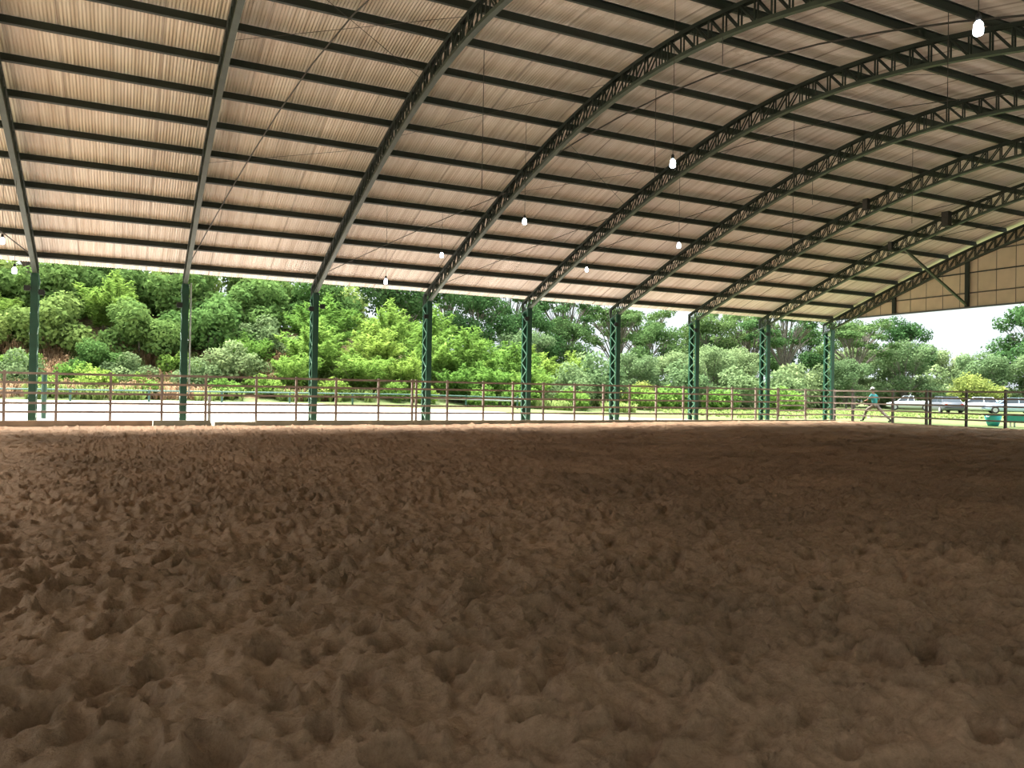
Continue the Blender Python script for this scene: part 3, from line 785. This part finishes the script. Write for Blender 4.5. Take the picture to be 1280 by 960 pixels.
def car(loc, rz, paint, label, pickup=False):
    t = thing('car', label, 'car', loc, rz)
    L = 4.3
    # stations along x: (x, z_bottom, z_belt, half width)
    st = [(-2.15, 0.42, 0.62, 0.70), (-2.08, 0.30, 0.88, 0.80), (-1.5, 0.24, 0.96, 0.85), (-0.6, 0.22, 0.94, 0.87), (0.6, 0.22, 0.92, 0.87), (1.1, 0.22, 0.90, 0.86), (1.75, 0.26, 0.78, 0.82), (2.08, 0.32, 0.68, 0.76), (2.15, 0.42, 0.56, 0.68)]
    m = MB(); k = 8
    for x, zb, zt, hw in st:
        m.v += [(x, -hw * 0.9, zb), (x, hw * 0.9, zb), (x, hw, zb + 0.12), (x, hw, zt - 0.14), (x, hw * 0.9, zt), (x, -hw * 0.9, zt), (x, -hw, zt - 0.14), (x, -hw, zb + 0.12)]
    for i in range(len(st) - 1):
        for j in range(k): m.f.append((i * k + j, i * k + (j + 1) % k, (i + 1) * k + (j + 1) % k, (i + 1) * k + j))
    m.f.append(tuple(range(k))[::-1]); m.f.append(tuple((len(st) - 1) * k + j for j in range(k)))
    body = m.build('body', paint, t, True)
    x0c, x1c, x2c, x3c = (-1.75, -1.15, 0.35, 1.15) if not pickup else (-0.35, -0.25, 0.55, 1.15)
    m = MB(); hw, hr = 0.80, 0.60
    m.v = [(x0c, -hw, 0.9), (x3c, -hw, 0.88), (x3c, hw, 0.88), (x0c, hw, 0.9), (x1c, -hr, 1.42), (x2c, -hr, 1.42), (x2c, hr, 1.42), (x1c, hr, 1.42)]
    m.f = [(3, 2, 1, 0), (4, 5, 6, 7), (0, 1, 5, 4), (1, 2, 6, 5), (2, 3, 7, 6), (3, 0, 4, 7)]
    m.build('cabin_glass', M_glass, t)
    MB().box((x1c - 0.03, -hr - 0.01, 1.405), (x2c + 0.03, hr + 0.01, 1.45)).build('roof', paint, t)
    for s in (-1, 1):
        for a, b in (((x0c, s * hw, 0.9), (x1c, s * hr, 1.42)), ((x3c, s * hw, 0.88), (x2c, s * hr, 1.42)), (((x0c + x3c) / 2 - 0.15, s * hw, 0.9), ((x1c + x2c) / 2 - 0.05, s * hr, 1.42))):
            MB().bar(a, b, 0.07, 0.03, (1, 0, 0)).build('pillar', paint, t)
        for x in (-1.32, 1.35):
            mw = MB().tube([(0, -0.1, 0), (0, -0.08, 0), (0, 0.08, 0), (0, 0.1, 0)], [0.26, 0.32, 0.32, 0.26], 18)
            wh = mw.build('wheel', M_tyre, t, loc=(x, s * 0.78, 0.32))
            MB().tube([(0, 0, 0), (0, s * 0.108, 0)], 0.19, 14).build('hubcap', M_zinc, wh)
        MB().box((-2.13, s * 0.62 - 0.1, 0.68), (-2.06, s * 0.62 + 0.1, 0.82)).build('tail_light', M_red, t)
        MB().box((2.04, s * 0.56 - 0.12, 0.54), (2.12, s * 0.56 + 0.12, 0.64)).build('headlight', M_white, t)
    return t
P_silver = mat_simple('silver_car_paint', (0.50, 0.53, 0.57), 0.3, 0.3, 0.03, 2)
P_white = mat_simple('white_car_paint', (0.72, 0.74, 0.76), 0.3, 0, 0.03, 2)
P_dark = mat_simple('dark_car_paint', (0.10, 0.11, 0.13), 0.3, 0.2, 0.03, 2)
P_blue = mat_simple('pale_blue_car_paint', (0.36, 0.48, 0.62), 0.3, 0.2, 0.03, 2)
for x, y, rz, pm_, lb, pk in ((69.0, 51.4, 2.2, P_silver, 'silver pickup parked at the end of the row nearest the striding person', True), (63.6, 44.1, 0.95, P_dark, 'dark grey car parked in front of the silver pickup and white car', False),
                        (72.2, 46.7, 2.15, P_white, 'white car parked beyond the end fence on the grass', False), (70.5, 42.6, 2.3, P_blue, 'pale blue car parked beyond the two teal troughs', False)):
    car((x, y, float(ground_h(x, y))), rz, pm_, lb, pk)

# ------------------------------------------------------------------ striding person behind the end fence
def skin_body(name, joints, edges, mat, parent, root=0, sub=2):
    me = bpy.data.meshes.new(name)
    me.from_pydata([j[0] for j in joints], edges, [])
    me.materials.append(mat)
    o = add(name, me, parent)
    md = o.modifiers.new('skin', 'SKIN')
    md.use_smooth_shade = True
    for i, j in enumerate(joints):
        r_ = j[1] if hasattr(j[1], '__len__') else (j[1], j[1])
        me.skin_vertices[0].data[i].radius = r_
        me.skin_vertices[0].data[i].use_root = (i == root)
    s = o.modifiers.new('sub', 'SUBSURF'); s.levels = sub; s.render_levels = sub
    return o
M_skin = mat_simple('skin', (0.32, 0.18, 0.12), 0.6, 0, 0.05, 5)
M_shirt = mat_simple('teal_shirt', (0.05, 0.34, 0.37), 0.8, 0, 0.12, 6)
M_trs = mat_simple('grey_brown_trousers', (0.20, 0.165, 0.14), 0.85, 0, 0.15, 6)
M_shoe = mat_simple('dark_boots', (0.03, 0.025, 0.022), 0.6, 0, 0.1, 6)
M_cap = mat_simple('white_cap', (0.78, 0.79, 0.80), 0.7, 0, 0.04, 6)
M_hair = mat_simple('dark_hair', (0.02, 0.015, 0.012), 0.7, 0, 0.1, 9)
per = thing('person', 'person in teal shirt and white cap striding behind the end fence', 'person', (36.1, 29.0, float(ground_h(36.1, 29)) + 0.01))
# local frame: y = walking direction (+y forward), x = right/left, z up
J = [((0, 0, 0.90), (0.10, 0.07)), ((0, 0.03, 1.10), (0.09, 0.065)), ((0, 0.08, 1.34), (0.10, 0.07)), ((0, 0.11, 1.47), (0.085, 0.075)), ((0, 0.14, 1.56), 0.052), ((0, 0.17, 1.66), (0.075, 0.095)), ((0, 0.17, 1.76), (0.07, 0.085)),
     ((0.17, 0.09, 1.41), 0.062), ((0.23, -0.08, 1.18), 0.047), ((0.21, 0.10, 0.98), 0.035), ((0.20, 0.16, 0.93), (0.022, 0.035)),
     ((-0.17, 0.09, 1.41), 0.062), ((-0.22, 0.25, 1.19), 0.047), ((-0.17, 0.46, 1.10), 0.035), ((-0.16, 0.53, 1.10), (0.022, 0.035)),
     ((0.09, -0.02, 0.84), 0.088), ((0.10, -0.40, 0.50), 0.062), ((0.10, -0.80, 0.20), 0.045), ((0.10, -0.90, 0.05), 0.042), ((0.10, -0.74, 0.04), (0.045, 0.03)),
     ((-0.09, 0.03, 0.84), 0.088), ((-0.10, 0.44, 0.62), 0.064), ((-0.10, 0.62, 0.22), 0.045), ((-0.10, 0.66, 0.06), 0.042), ((-0.10, 0.84, 0.04), (0.045, 0.03))]
Ed = [(0, 1), (1, 2), (2, 3), (3, 4), (4, 5), (5, 6), (2, 7), (7, 8), (8, 9), (9, 10), (2, 11), (11, 12), (12, 13), (13, 14), (0, 15), (15, 16), (16, 17), (17, 18), (18, 19), (0, 20), (20, 21), (21, 22), (22, 23), (23, 24)]
skin_body('body', J, Ed, M_skin, per)
g = 1.13
def gr_(idx, extra=0.012):
    out = []
    for i in idx:
        r_ = J[i][1]; r_ = r_ if hasattr(r_, '__len__') else (r_, r_)
        out.append((J[i][0], (r_[0] + extra, r_[1] + extra)))
    return out
sh = gr_([0, 1, 2, 3, 7, 8, 11, 12], 0.022); sh[0] = ((0, 0, 0.92), (0.165, 0.125)); sh[1] = ((0, 0.03, 1.10), (0.165, 0.125)); sh[2] = ((0, 0.08, 1.34), (0.185, 0.135)); sh[3] = ((0, 0.105, 1.455), (0.085, 0.075))
skin_body('shirt', sh, [(0, 1), (1, 2), (2, 3), (2, 4), (4, 5), (2, 6), (6, 7)], M_shirt, per)
tq = gr_([0, 15, 16, 17, 20, 21, 22], 0.02); tq[0] = ((0, 0, 0.92), (0.155, 0.115)); tq[3] = ((0.10, -0.85, 0.145), 0.062); tq[6] = ((-0.10, 0.635, 0.145), 0.062)
skin_body('trousers', tq, [(0, 1), (1, 2), (2, 3), (0, 4), (4, 5), (5, 6)], M_trs, per)
for s, a, b, c in ((1, (0.10, -0.83, 0.17), (0.10, -0.90, 0.05), (0.10, -0.72, 0.035)), (-1, (-0.10, 0.63, 0.18), (-0.10, 0.66, 0.06), (-0.10, 0.86, 0.04))):
    skin_body('boot', [(a, 0.062), (b, 0.058), (c, (0.055, 0.04))], [(0, 1), (1, 2)], M_shoe, per)
for hx, hy, hz, sgn in ((0.20, 0.17, 0.92, 1), (-0.16, 0.54, 1.10, -1)):
    for k in range(4):
        dx = -0.024 + 0.016 * k
        ln = (0.070, 0.080, 0.075, 0.060)[k]
        skin_body('finger', [((hx + dx, hy, hz), 0.010), ((hx + dx, hy + ln * 0.55, hz - 0.012), 0.009), ((hx + dx, hy + ln * 0.75, hz - 0.045), 0.008)], [(0, 1), (1, 2)], M_skin, per, sub=1)
    skin_body('thumb', [((hx - sgn * 0.03, hy - 0.03, hz), 0.011), ((hx - sgn * 0.055, hy + 0.01, hz - 0.005), 0.010), ((hx - sgn * 0.055, hy + 0.045, hz - 0.015), 0.009)], [(0, 1), (1, 2)], M_skin, per, sub=1)
m = MB().lathe([(0.100, 0.0), (0.102, 0.04), (0.09, 0.085), (0.055, 0.115), (0.012, 0.125)], 18)
cap_ = m.build('cap', M_cap, per, True, loc=(0, 0.165, 1.725)); cap_.scale = (0.88, 1.08, 1.0)
m = MB(); n_ = 9
for r_, z in ((0.095, 0.008), (0.19, -0.012), (0.19, -0.004), (0.095, 0.018)):
    for k in range(n_):
        a = math.pi * (0.18 + 0.64 * k / (n_ - 1)); m.v.append((r_ * math.cos(a) * (0.9 if r_ > 0.1 else 1), r_ * math.sin(a), z))
for a in range(4):
    b = (a + 1) % 4
    for k in range(n_ - 1): m.f.append((a * n_ + k, a * n_ + k + 1, b * n_ + k + 1, b * n_ + k))
m.build('visor', M_cap, cap_, True)
m = MB().tube([(0, 0.262, 1.685), (0, 0.285, 1.655), (0, 0.262, 1.645)], [0.008, 0.016, 0.010], 8); m.build('nose', M_skin, per, True)
for sx in (-1, 1):
    MB().lathe([(0.003, -0.012), (0.012, -0.006), (0.012, 0.006), (0.003, 0.012)], 8).build('eye', M_hair, per, True, loc=(sx * 0.032, 0.253, 1.69))
    MB().lathe([(0.004, -0.03), (0.014, -0.015), (0.016, 0.012), (0.006, 0.03)], 8).build('ear', M_skin, per, True, loc=(sx * 0.082, 0.16, 1.68))
MB().bar((-0.025, 0.252, 1.612), (0.025, 0.252, 1.612), 0.012, 0.006, (0, 1, 0)).build('mouth', M_hair, per)
MB().lathe([(0.088, -0.09), (0.097, -0.03), (0.098, 0.0)], 16, cap=False).build('hair', M_hair, per, True, loc=(0, 0.145, 1.735))

# ------------------------------------------------------------------ vegetation
def leaves(P, Nrm, size, aspect, r, tang=None, droop=None):
    n = len(P)
    if tang is None:
        tang = r.normal(size=(n, 3))
    tang = tang - Nrm * np.sum(tang * Nrm, 1, keepdims=True)
    tang /= np.linalg.norm(tang, axis=1, keepdims=True) + 1e-9
    bi = np.cross(Nrm, tang)
    s = size * r.uniform(0.65, 1.35, (n, 1))
    a = P - tang * s * 0.5; c = P + tang * s * 0.5 - Nrm * s * 0.12
    b = P + bi * s * 0.5 * aspect; d = P - bi * s * 0.5 * aspect
    V = np.stack([a, b, c, d], 1).reshape(-1, 3)
    F = np.arange(4 * n).reshape(n, 4)
    return V, F
def unit(a): return a / (np.linalg.norm(a, axis=1, keepdims=True) + 1e-9)
def blob_leaves(blobs, n, size, aspect, r, up=0.5, shell=0.25):
    vol = np.array([b[3] * b[4] for b in blobs]); vol = vol / vol.sum()
    idx = r.choice(len(blobs), n, p=vol)
    B = np.array(blobs)[idx]
    d = unit(r.normal(size=(n, 3)))
    rad = 1 - shell * r.random((n, 1)) ** 1.5 + 0.06 * r.normal(size=(n, 1))
    P = B[:, :3] + d * rad * np.stack([B[:, 3], B[:, 3], B[:, 4]], 1)
    Nn = unit(d * 0.7 + np.array([0, 0, up]) + r.normal(size=(n, 3)) * 0.55)
    return leaves(P, Nn, size, aspect, r)
def make_shrub(seed, w, h, n, size, leafmat, name, aspect=0.55, stems=4):
    r = np.random.default_rng(seed)
    t = thing(name)
    blobs = []
    for i in range(16):
        a = r.uniform(0, 2 * np.pi); q = w * 0.5 * np.sqrt(r.random()) * 0.8
        zc = h * r.uniform(0.2, 0.82) * (1 - 0.35 * q / (w * 0.5))
        rr = w * r.uniform(0.14, 0.24)
        blobs.append((q * math.cos(a), q * math.sin(a), zc, rr, rr * r.uniform(0.7, 1.0)))
    V, F = blob_leaves(blobs, n, size, aspect, r, 0.5, 0.45)
    V[:, 2] = np.maximum(V[:, 2], -0.1)
    tag(add('foliage', np_mesh('foliage', V, F, LEAF[leafmat]), t), kind='stuff')
    m = MB()
    for i in range(stems):
        b = blobs[i]; m.tube([(b[0] * 0.1, b[1] * 0.1, -0.3), (b[0] * 0.5, b[1] * 0.5, b[2] * 0.55), (b[0], b[1], b[2])], [0.05, 0.035, 0.015], 5)
    m.build('stem', M_bark, t)
    return t
def make_feather(seed, h, w, n_pl, leafmat, name):
    r = np.random.default_rng(seed); t = thing(name)
    Pl, Nl, Tl = [], [], []; m = MB()
    for i in range(n_pl):
        a = r.uniform(0, 2 * np.pi); q = math.sqrt(r.random())
        hh = h * r.uniform(0.55, 1.0) * (1 - 0.35 * q)
        lean = w * 0.5 * q
        base = np.array([0.25 * lean * math.cos(a), 0.25 * lean * math.sin(a), -0.1])
        ts = np.linspace(0, 1, 9)
        pts = np.stack([base[0] + lean * 0.9 * ts ** 1.6 * math.cos(a), base[1] + lean * 0.9 * ts ** 1.6 * math.sin(a), hh * (ts - 0.10 * ts ** 3)], 1)
        if i % 3 == 0: m.tube([tuple(p) for p in pts], list(np.linspace(0.025, 0.006, 9)), 4)
        k = 120
        f = r.uniform(0.12, 1.0, k) ** 0.8
        P = np.stack([np.interp(f, ts, pts[:, c]) for c in range(3)], 1)
        spread = (0.5 * np.sin(np.clip((f - 0.1) / 0.9, 0, 1) * np.pi * 0.85 + 0.25) + 0.06)[:, None]
        ang = r.uniform(0, 2 * np.pi, k)
        od = np.stack([np.cos(ang), np.sin(ang), r.uniform(-0.1, 0.9, k)], 1)
        P = P + od * spread * r.random((k, 1)) * 0.9
        Pl.append(P); Tl.append(unit(od + np.array([0, 0, 0.35])))
        Nl.append(unit(r.normal(size=(k, 3)) * 0.6 + np.array([0, 0, 0.8]) + od * 0.2))
    P = np.concatenate(Pl); N_ = np.concatenate(Nl); T = np.concatenate(Tl)
    V, F = leaves(P, N_, 0.36, 0.24, r, T)
    tag(add('foliage', np_mesh('foliage', V, F, LEAF[leafmat]), t), kind='stuff')
    m.build('stem', M_bark, t)
    return t
def make_tree(seed, h, w, n, size, leafmat, name, open_=0.0, trunk_h=0.35, nb=11):
    r = np.random.default_rng(seed); t = thing(name)
    m = MB(); th = h * trunk_h
    top = (r.normal() * 0.2, r.normal() * 0.2, th)
    m.tube([(0, 0, -0.4), (top[0] * 0.4, top[1] * 0.4, th * 0.5), top], [0.05 * h * 0.4, 0.016 * h, 0.014 * h], 8)
    blobs = []
    for i in range(nb):
        a = 2 * np.pi * (i * 0.382 + r.random() * 0.12); q = w * 0.5 * math.sqrt((i + 0.5) / nb) * 0.85
        zc = th + (h - th) * (r.uniform(0.35, 0.92) - 0.35 * (q / (w * 0.5)) ** 2 * (1 - open_))
        rr = w * r.uniform(0.13, 0.21) * (1 - 0.42 * open_)
        c = (q * math.cos(a), q * math.sin(a), zc)
        blobs.append(c + (rr, rr * (0.75 - 0.3 * open_)))
        mid = (top[0] + (c[0] - top[0]) * 0.45, top[1] + (c[1] - top[1]) * 0.45, top[2] + (zc - top[2]) * 0.6 + 0.15)
        m.tube([top, mid, c], [0.007 * h, 0.004 * h, 0.002 * h], 5)
        for k in range(3):
            d = r.normal(size=3); d /= np.linalg.norm(d); e = (c[0] + d[0] * rr * 0.8, c[1] + d[1] * rr * 0.8, c[2] + abs(d[2]) * rr * 0.5)
            m.tube([mid, e], [0.004 * h, 0.0015 * h], 4)
    V, F = blob_leaves(blobs, n, size, 0.6, r, 0.5, 0.55 + 0.3 * open_)
    tag(add('foliage', np_mesh('foliage', V, F, LEAF[leafmat]), t), kind='stuff')
    m.build('trunk', M_bark, t)
    return t
VEG = []
def scatter(proto, spots, label, cat, group):
    fol = [c for c in proto.children if c.name.startswith('foliage')][0]
    rad = max(max(abs(v[0]), abs(v[1])) for v in fol.bound_box)
    for i, (x, y, sc, dz) in enumerate(spots):
        o = proto if i == 0 else copy_tree(proto)
        o.location = (x, y, float(ground_h(x, y)) + dz)
        o.rotation_euler = (0, 0, random.uniform(0, 6.28)); o.scale = (sc * random.uniform(0.92, 1.1),) * 2 + (sc * random.uniform(0.92, 1.08),)
        tag(o, label, cat, group)
        VEG.append((o, rad * o.scale[0], dz))
def jit(x, y, s=0.4): return x + random.uniform(-s, s), y + random.uniform(-s, s)

# shrubs on the bank
s1 = make_shrub(21, 4.2, 3.4, 5200, 0.26, 'shrub', 'leafy_shrub')
s2 = make_shrub(22, 3.4, 2.4, 3800, 0.20, 'pale', 'pale_shrub')
s3 = make_shrub(23, 2.0, 1.2, 1700, 0.16, 'feather', 'low_shrub')
scatter(s1, [(-9, 49.5, 1.0, 0), (-6.2, 48.8, 1.05, -.2), (-3.4, 49.4, 1.1, -.1), (-1.2, 46.2, 0.62, -.1), (1.9, 48.4, 1.05, 0), (4.2, 49.0, 1.15, 0), (6.6, 49.5, 1.2, 0), (-7.5, 52, 1.3, 0), (-4, 52.5, 1.35, 0), (-0.5, 52, 1.3, 0), (3, 52.3, 1.4, 0), (7, 53.5, 1.4, 0),
             (10.5, 53, 1.3, 0), (-11, 52, 1.3, 0)] + [(-14 + 6.0 * k, 65.0, 1.55 + 0.1 * (k % 2), 0) for k in range(7)],
        'broad-leaved green shrub growing up the bank behind the guard rail', 'shrub', 'leafy shrubs on the bank')
scatter(s2, [(-4.8, 44.6, 0.8, -.1), (0.2, 45.0, 0.75, -.1), (3.3, 44.4, 0.7, -.1), (5.6, 45.4, 0.95, 0), (8.2, 46.8, 1.1, 0), (26, 46, 1.3, 0), (29.5, 48, 1.5, 0), (38, 50, 1.5, 0), (45, 50, 1.5, 0), (52, 50.5, 1.5, 0), (58, 53, 1.6, 0), (63, 57, 1.8, 0), (68, 59, 1.9, 0), (75, 60, 1.9, 0), (82, 56, 1.9, 0), (86, 53, 1.9, 0), (88, 49, 1.9, 0), (79, 58, 1.9, 0), (41, 56, 1.7, 0), (47.5, 57, 1.7, 0), (33, 54, 1.6, 0)],
        'pale green rounded shrub standing before taller growth', 'shrub', 'pale rounded shrubs')
scatter(s3, [(-6.2, 43.4, 1.0, -.05), (-4.6, 46.2, 1.1, -.05), (0.6, 44.2, 0.8, -.05), (2.6, 46.0, 1.2, -.05), (-2.2, 45.0, 1.1, -.05), (-7.6, 45.6, 1.2, -.05), (-3.2, 43.0, 0.9, -.05), (-1.4, 43.6, 1.2, -.05), (1.2, 42.8, 0.8, -.05), (4.6, 43.0, 1.0, -.05), (6.6, 43.4, 1.1, -.05), (8.6, 43.2, 1.1, -.05), (11.5, 42.6, 1.0, -.05), (15, 42.3, 1.0, -.05), (18.5, 42.6, 1.1, -.05), (22, 43, 1.2, -.05), (32, 46, 1.4, 0), (36, 46.5, 1.5, 0), (41, 47, 1.5, 0), (47, 46.5, 1.6, 0), (25.5, 43, 1.2, 0)],
        'low yellow-green scrub at the foot of the taller plants', 'shrub', 'low scrub plants')
f1 = make_feather(31, 5.2, 4.2, 46, 'feather', 'feathery_bamboo')
f2 = make_feather(32, 4.2, 3.4, 40, 'feather', 'feathery_bamboo')
scatter(f1, [(9.4, 46.5, 0.95, -.2), (12.4, 46.8, 0.95, -.2), (15.6, 46.6, 0.95, -.2), (18.6, 46.8, 1.0, -.2), (21.6, 47.2, 0.95, -.2), (10.8, 50, 1.05, -.3), (14.4, 50, 1.05, -.3), (18, 50.2, 1.1, -.3), (22, 50.4, 1.0, -.3), (24.8, 48.8, 0.85, -.2), (-1.8, 50.0, 0.9, 0), (28.5, 51, 0.85, 0)],
        'tall feathery bright green bamboo clump on the bank', 'bamboo', 'tall bamboo clumps')
scatter(f2, [(8.2, 44.2, 0.8, -.1), (10.9, 44.0, 0.85, -.1), (13.6, 44.2, 0.8, -.1), (16.6, 44.3, 0.75, -.1), (19.8, 44.4, 0.8, -.1), (22.8, 44.8, 0.8, -.1), (6.4, 46.8, 0.8, 0), (-5.2, 49.8, 0.7, 0)],
        'shorter feathery bamboo clump in front of the tall ones', 'bamboo', 'short bamboo clumps')
# trees
t1 = make_tree(41, 9.6, 7.2, 9500, 0.27, 'tree', 'broadleaf_tree', 0.0, 0.22, 18)
t2 = make_tree(42, 12.0, 9.0, 5200, 0.28, 'tree', 'open_crowned_tree', 0.9, 0.30, 26)
t3 = make_tree(43, 7.6, 7.2, 8500, 0.26, 'pale', 'rounded_tree', 0.0, 0.10, 18)
t4 = make_shrub(44, 5.6, 4.4, 5500, 0.25, 'yellow', 'yellow_green_bush')
scatter(t1, [(-14.5, 58, 1.2, 0), (-5, 58, 1.2, 0), (4.2, 58, 1.2, 0), (12.6, 58, 1.1, 0), (19.6, 57.5, 1.0, -.5), (25.5, 57, 0.85, -.3), (31, 56, 0.75, 0), (45, 58, 0.8, 0), (66, 66, 1.0, 0), (72, 63, 0.95, 0), (78, 64, 1.1, 0), (81, 60, 1.05, 0), (88, 51, 1.2, 0), (58, 64, 0.85, 0), (36, 58, 0.7, 0), (52, 60, 1.0, 0)],
        'dense dark green broadleaf tree in the wood behind the arena', 'tree', 'dense broadleaf trees')
for k in range(12):  # out-of-view tree row, added to keep low sky light off the sand
    o = copy_tree(t1); x = -28 + 8.4 * k; o.location = (x, -9.5 - 2.2 * (k % 2), -0.1); o.rotation_euler.z = k * 1.3; o.scale = (1.1, 1.1, 1.35)
    tag(o, 'unseen dark green tree added on the opposite side to block low sky light', 'tree', 'unseen light-blocking trees on the opposite side')
scatter(t2, [(24, 61, 0.9, 0), (31, 61, 0.95, 0), (37, 62, 0.95, 0), (42.5, 62, 0.95, 0), (48, 64, 0.95, 0), (58, 59, 1.0, 0), (62, 57, 0.95, 0), (67, 58, 0.9, 0)],
        'thin open-crowned tree with bare forking branches against the sky', 'tree', 'open-crowned trees')
scatter(t3, [(34, 52, 0.62, 0), (40, 53, 0.7, 0), (48, 54.5, 0.8, 0), (55, 54.5, 0.85, 0), (61, 52.5, 0.7, 0), (72, 58, 0.9, 0), (76, 56.5, 0.95, 0), (84, 57.5, 0.9, 0), (80, 52.5, 0.85, 0), (86, 56, 0.75, 0), (84, 48, 0.85, 0), (93, 52, 0.9, 0), (28, 53, 0.6, 0)],
        'pale green rounded tree growing at the edge of the wood', 'tree', 'pale rounded trees')
scatter(t4, [(78, 51.0, 0.95, 0), (52, 53, 0.6, 0), (36.5, 49.5, 0.55, 0)],
        'yellow-green bush brighter than the trees around it', 'bush', 'yellow-green bushes')
# neighbours may interlock at the leaf tips, but no plant stands inside another one
def settle():
    P = np.array([o.location[:2] for o, r_, d in VEG]); P0 = P.copy()
    R = np.array([r_ for o, r_, d in VEG]) * 0.86
    cars = np.array([(o.location.x, o.location.y) for o in C.objects if o.name.split('.')[0] == 'car'])
    n = len(P); inv = 1 / R ** 1.5
    pin = (P0[:, 0] > 77.5) & ((R > 4.0) | (P0[:, 1] < 51.2)) & (P0[:, 1] < 52)
    pin |= (P0[:, 1] < 47) & (P0[:, 0] < 8)
    inv[pin] *= 0.02
    for it in range(400):
        D = P[:, None] - P[None]; dist = np.hypot(D[..., 0], D[..., 1]) + np.eye(n) * 99
        need = 0.84 * (R[:, None] + R[None])
        ov = np.maximum(0, need - dist)
        wgt = inv[:, None] / (inv[:, None] + inv[None])
        mv = (D / dist[..., None] * (ov * wgt)[..., None]).sum(1) * 0.35
        P = P + mv - (P - P0) * 0.004
        for c in cars:
            d = P - c; l = np.hypot(d[:, 0], d[:, 1]); k = np.maximum(0, R * 0.8 + 2.5 - l); P = P + d / l[:, None] * k[:, None] * 0.5
        m = P - P0; l = np.hypot(m[:, 0], m[:, 1]) + 1e-9; P = P0 + m * np.minimum(1, 5.0 / l)[:, None]
        P[:, 1] = np.maximum(P[:, 1], P0[:, 1] - 0.4)       # keep the bank foot open
        P[pin] = P0[pin]
    for (o, r_, d), p in zip(VEG, P):
        o.location = (p[0], p[1], float(ground_h(p[0], p[1])) + d)
settle()
# dry grass and fern tufts on the bank: uncountable
def tufts(name, n, xr, yr, mat, label, h0, h1, seed, dens=None, wdt=0.05):
    r = np.random.default_rng(seed)
    x = r.uniform(*xr, n); y = r.uniform(*yr, n)
    if dens is not None:
        k = vnoise(x / 1.6 + 9, y / 1.6, seed) + 0.5 > dens; x, y = x[k], y[k]
    z = ground_h(x, y); n = len(x)
    B = 10
    bx = np.repeat(x, B); by = np.repeat(y, B); bz = np.repeat(z, B) - 0.05
    a = r.uniform(0, 2 * np.pi, n * B); hh = r.uniform(h0, h1, n * B); ln = hh * r.uniform(0.3, 0.9, n * B)
    d = np.stack([np.cos(a), np.sin(a), np.zeros(n * B)], 1); sd = np.stack([-np.sin(a), np.cos(a), np.zeros(n * B)], 1)
    p0 = np.stack([bx, by, bz], 1) + d * 0.05
    p1 = p0 + d * ln[:, None] * 0.45 + np.array([0, 0, 1]) * hh[:, None] * 0.85
    p2 = p0 + d * ln[:, None] + np.array([0, 0, 1]) * hh[:, None] * 0.75
    V = np.stack([p0 - sd * wdt / 2, p0 + sd * wdt / 2, p1 + sd * wdt / 2, p1 - sd * wdt / 2, p2], 1).reshape(-1, 3)
    i = np.arange(n * B) * 5
    F = np.concatenate([np.stack([i, i + 1, i + 2], 1), np.stack([i, i + 2, i + 3], 1), np.stack([i + 3, i + 2, i + 4], 1)])
    o = add(name, np_mesh(name, V, F, LEAF[mat]))
    tag(o, label, 'grass', kind='stuff')
tufts('dry_grass', 2400, (-10, 10), (42.2, 49), 'dry', 'dry tan-brown grass tufts hanging over the bank', 0.3, 0.9, 51, 0.50, 0.035)
tufts('bank_grass', 3600, (-10, 30), (41.6, 50), 'grass', 'fresh yellow-green grass tufts along the bank foot', 0.25, 0.8, 52, 0.42)
tufts('lawn_grass', 2300, (31, 60.5), (33, 52), 'grass', 'short bright green lawn grass beyond the fence', 0.08, 0.25, 53, 0.3)
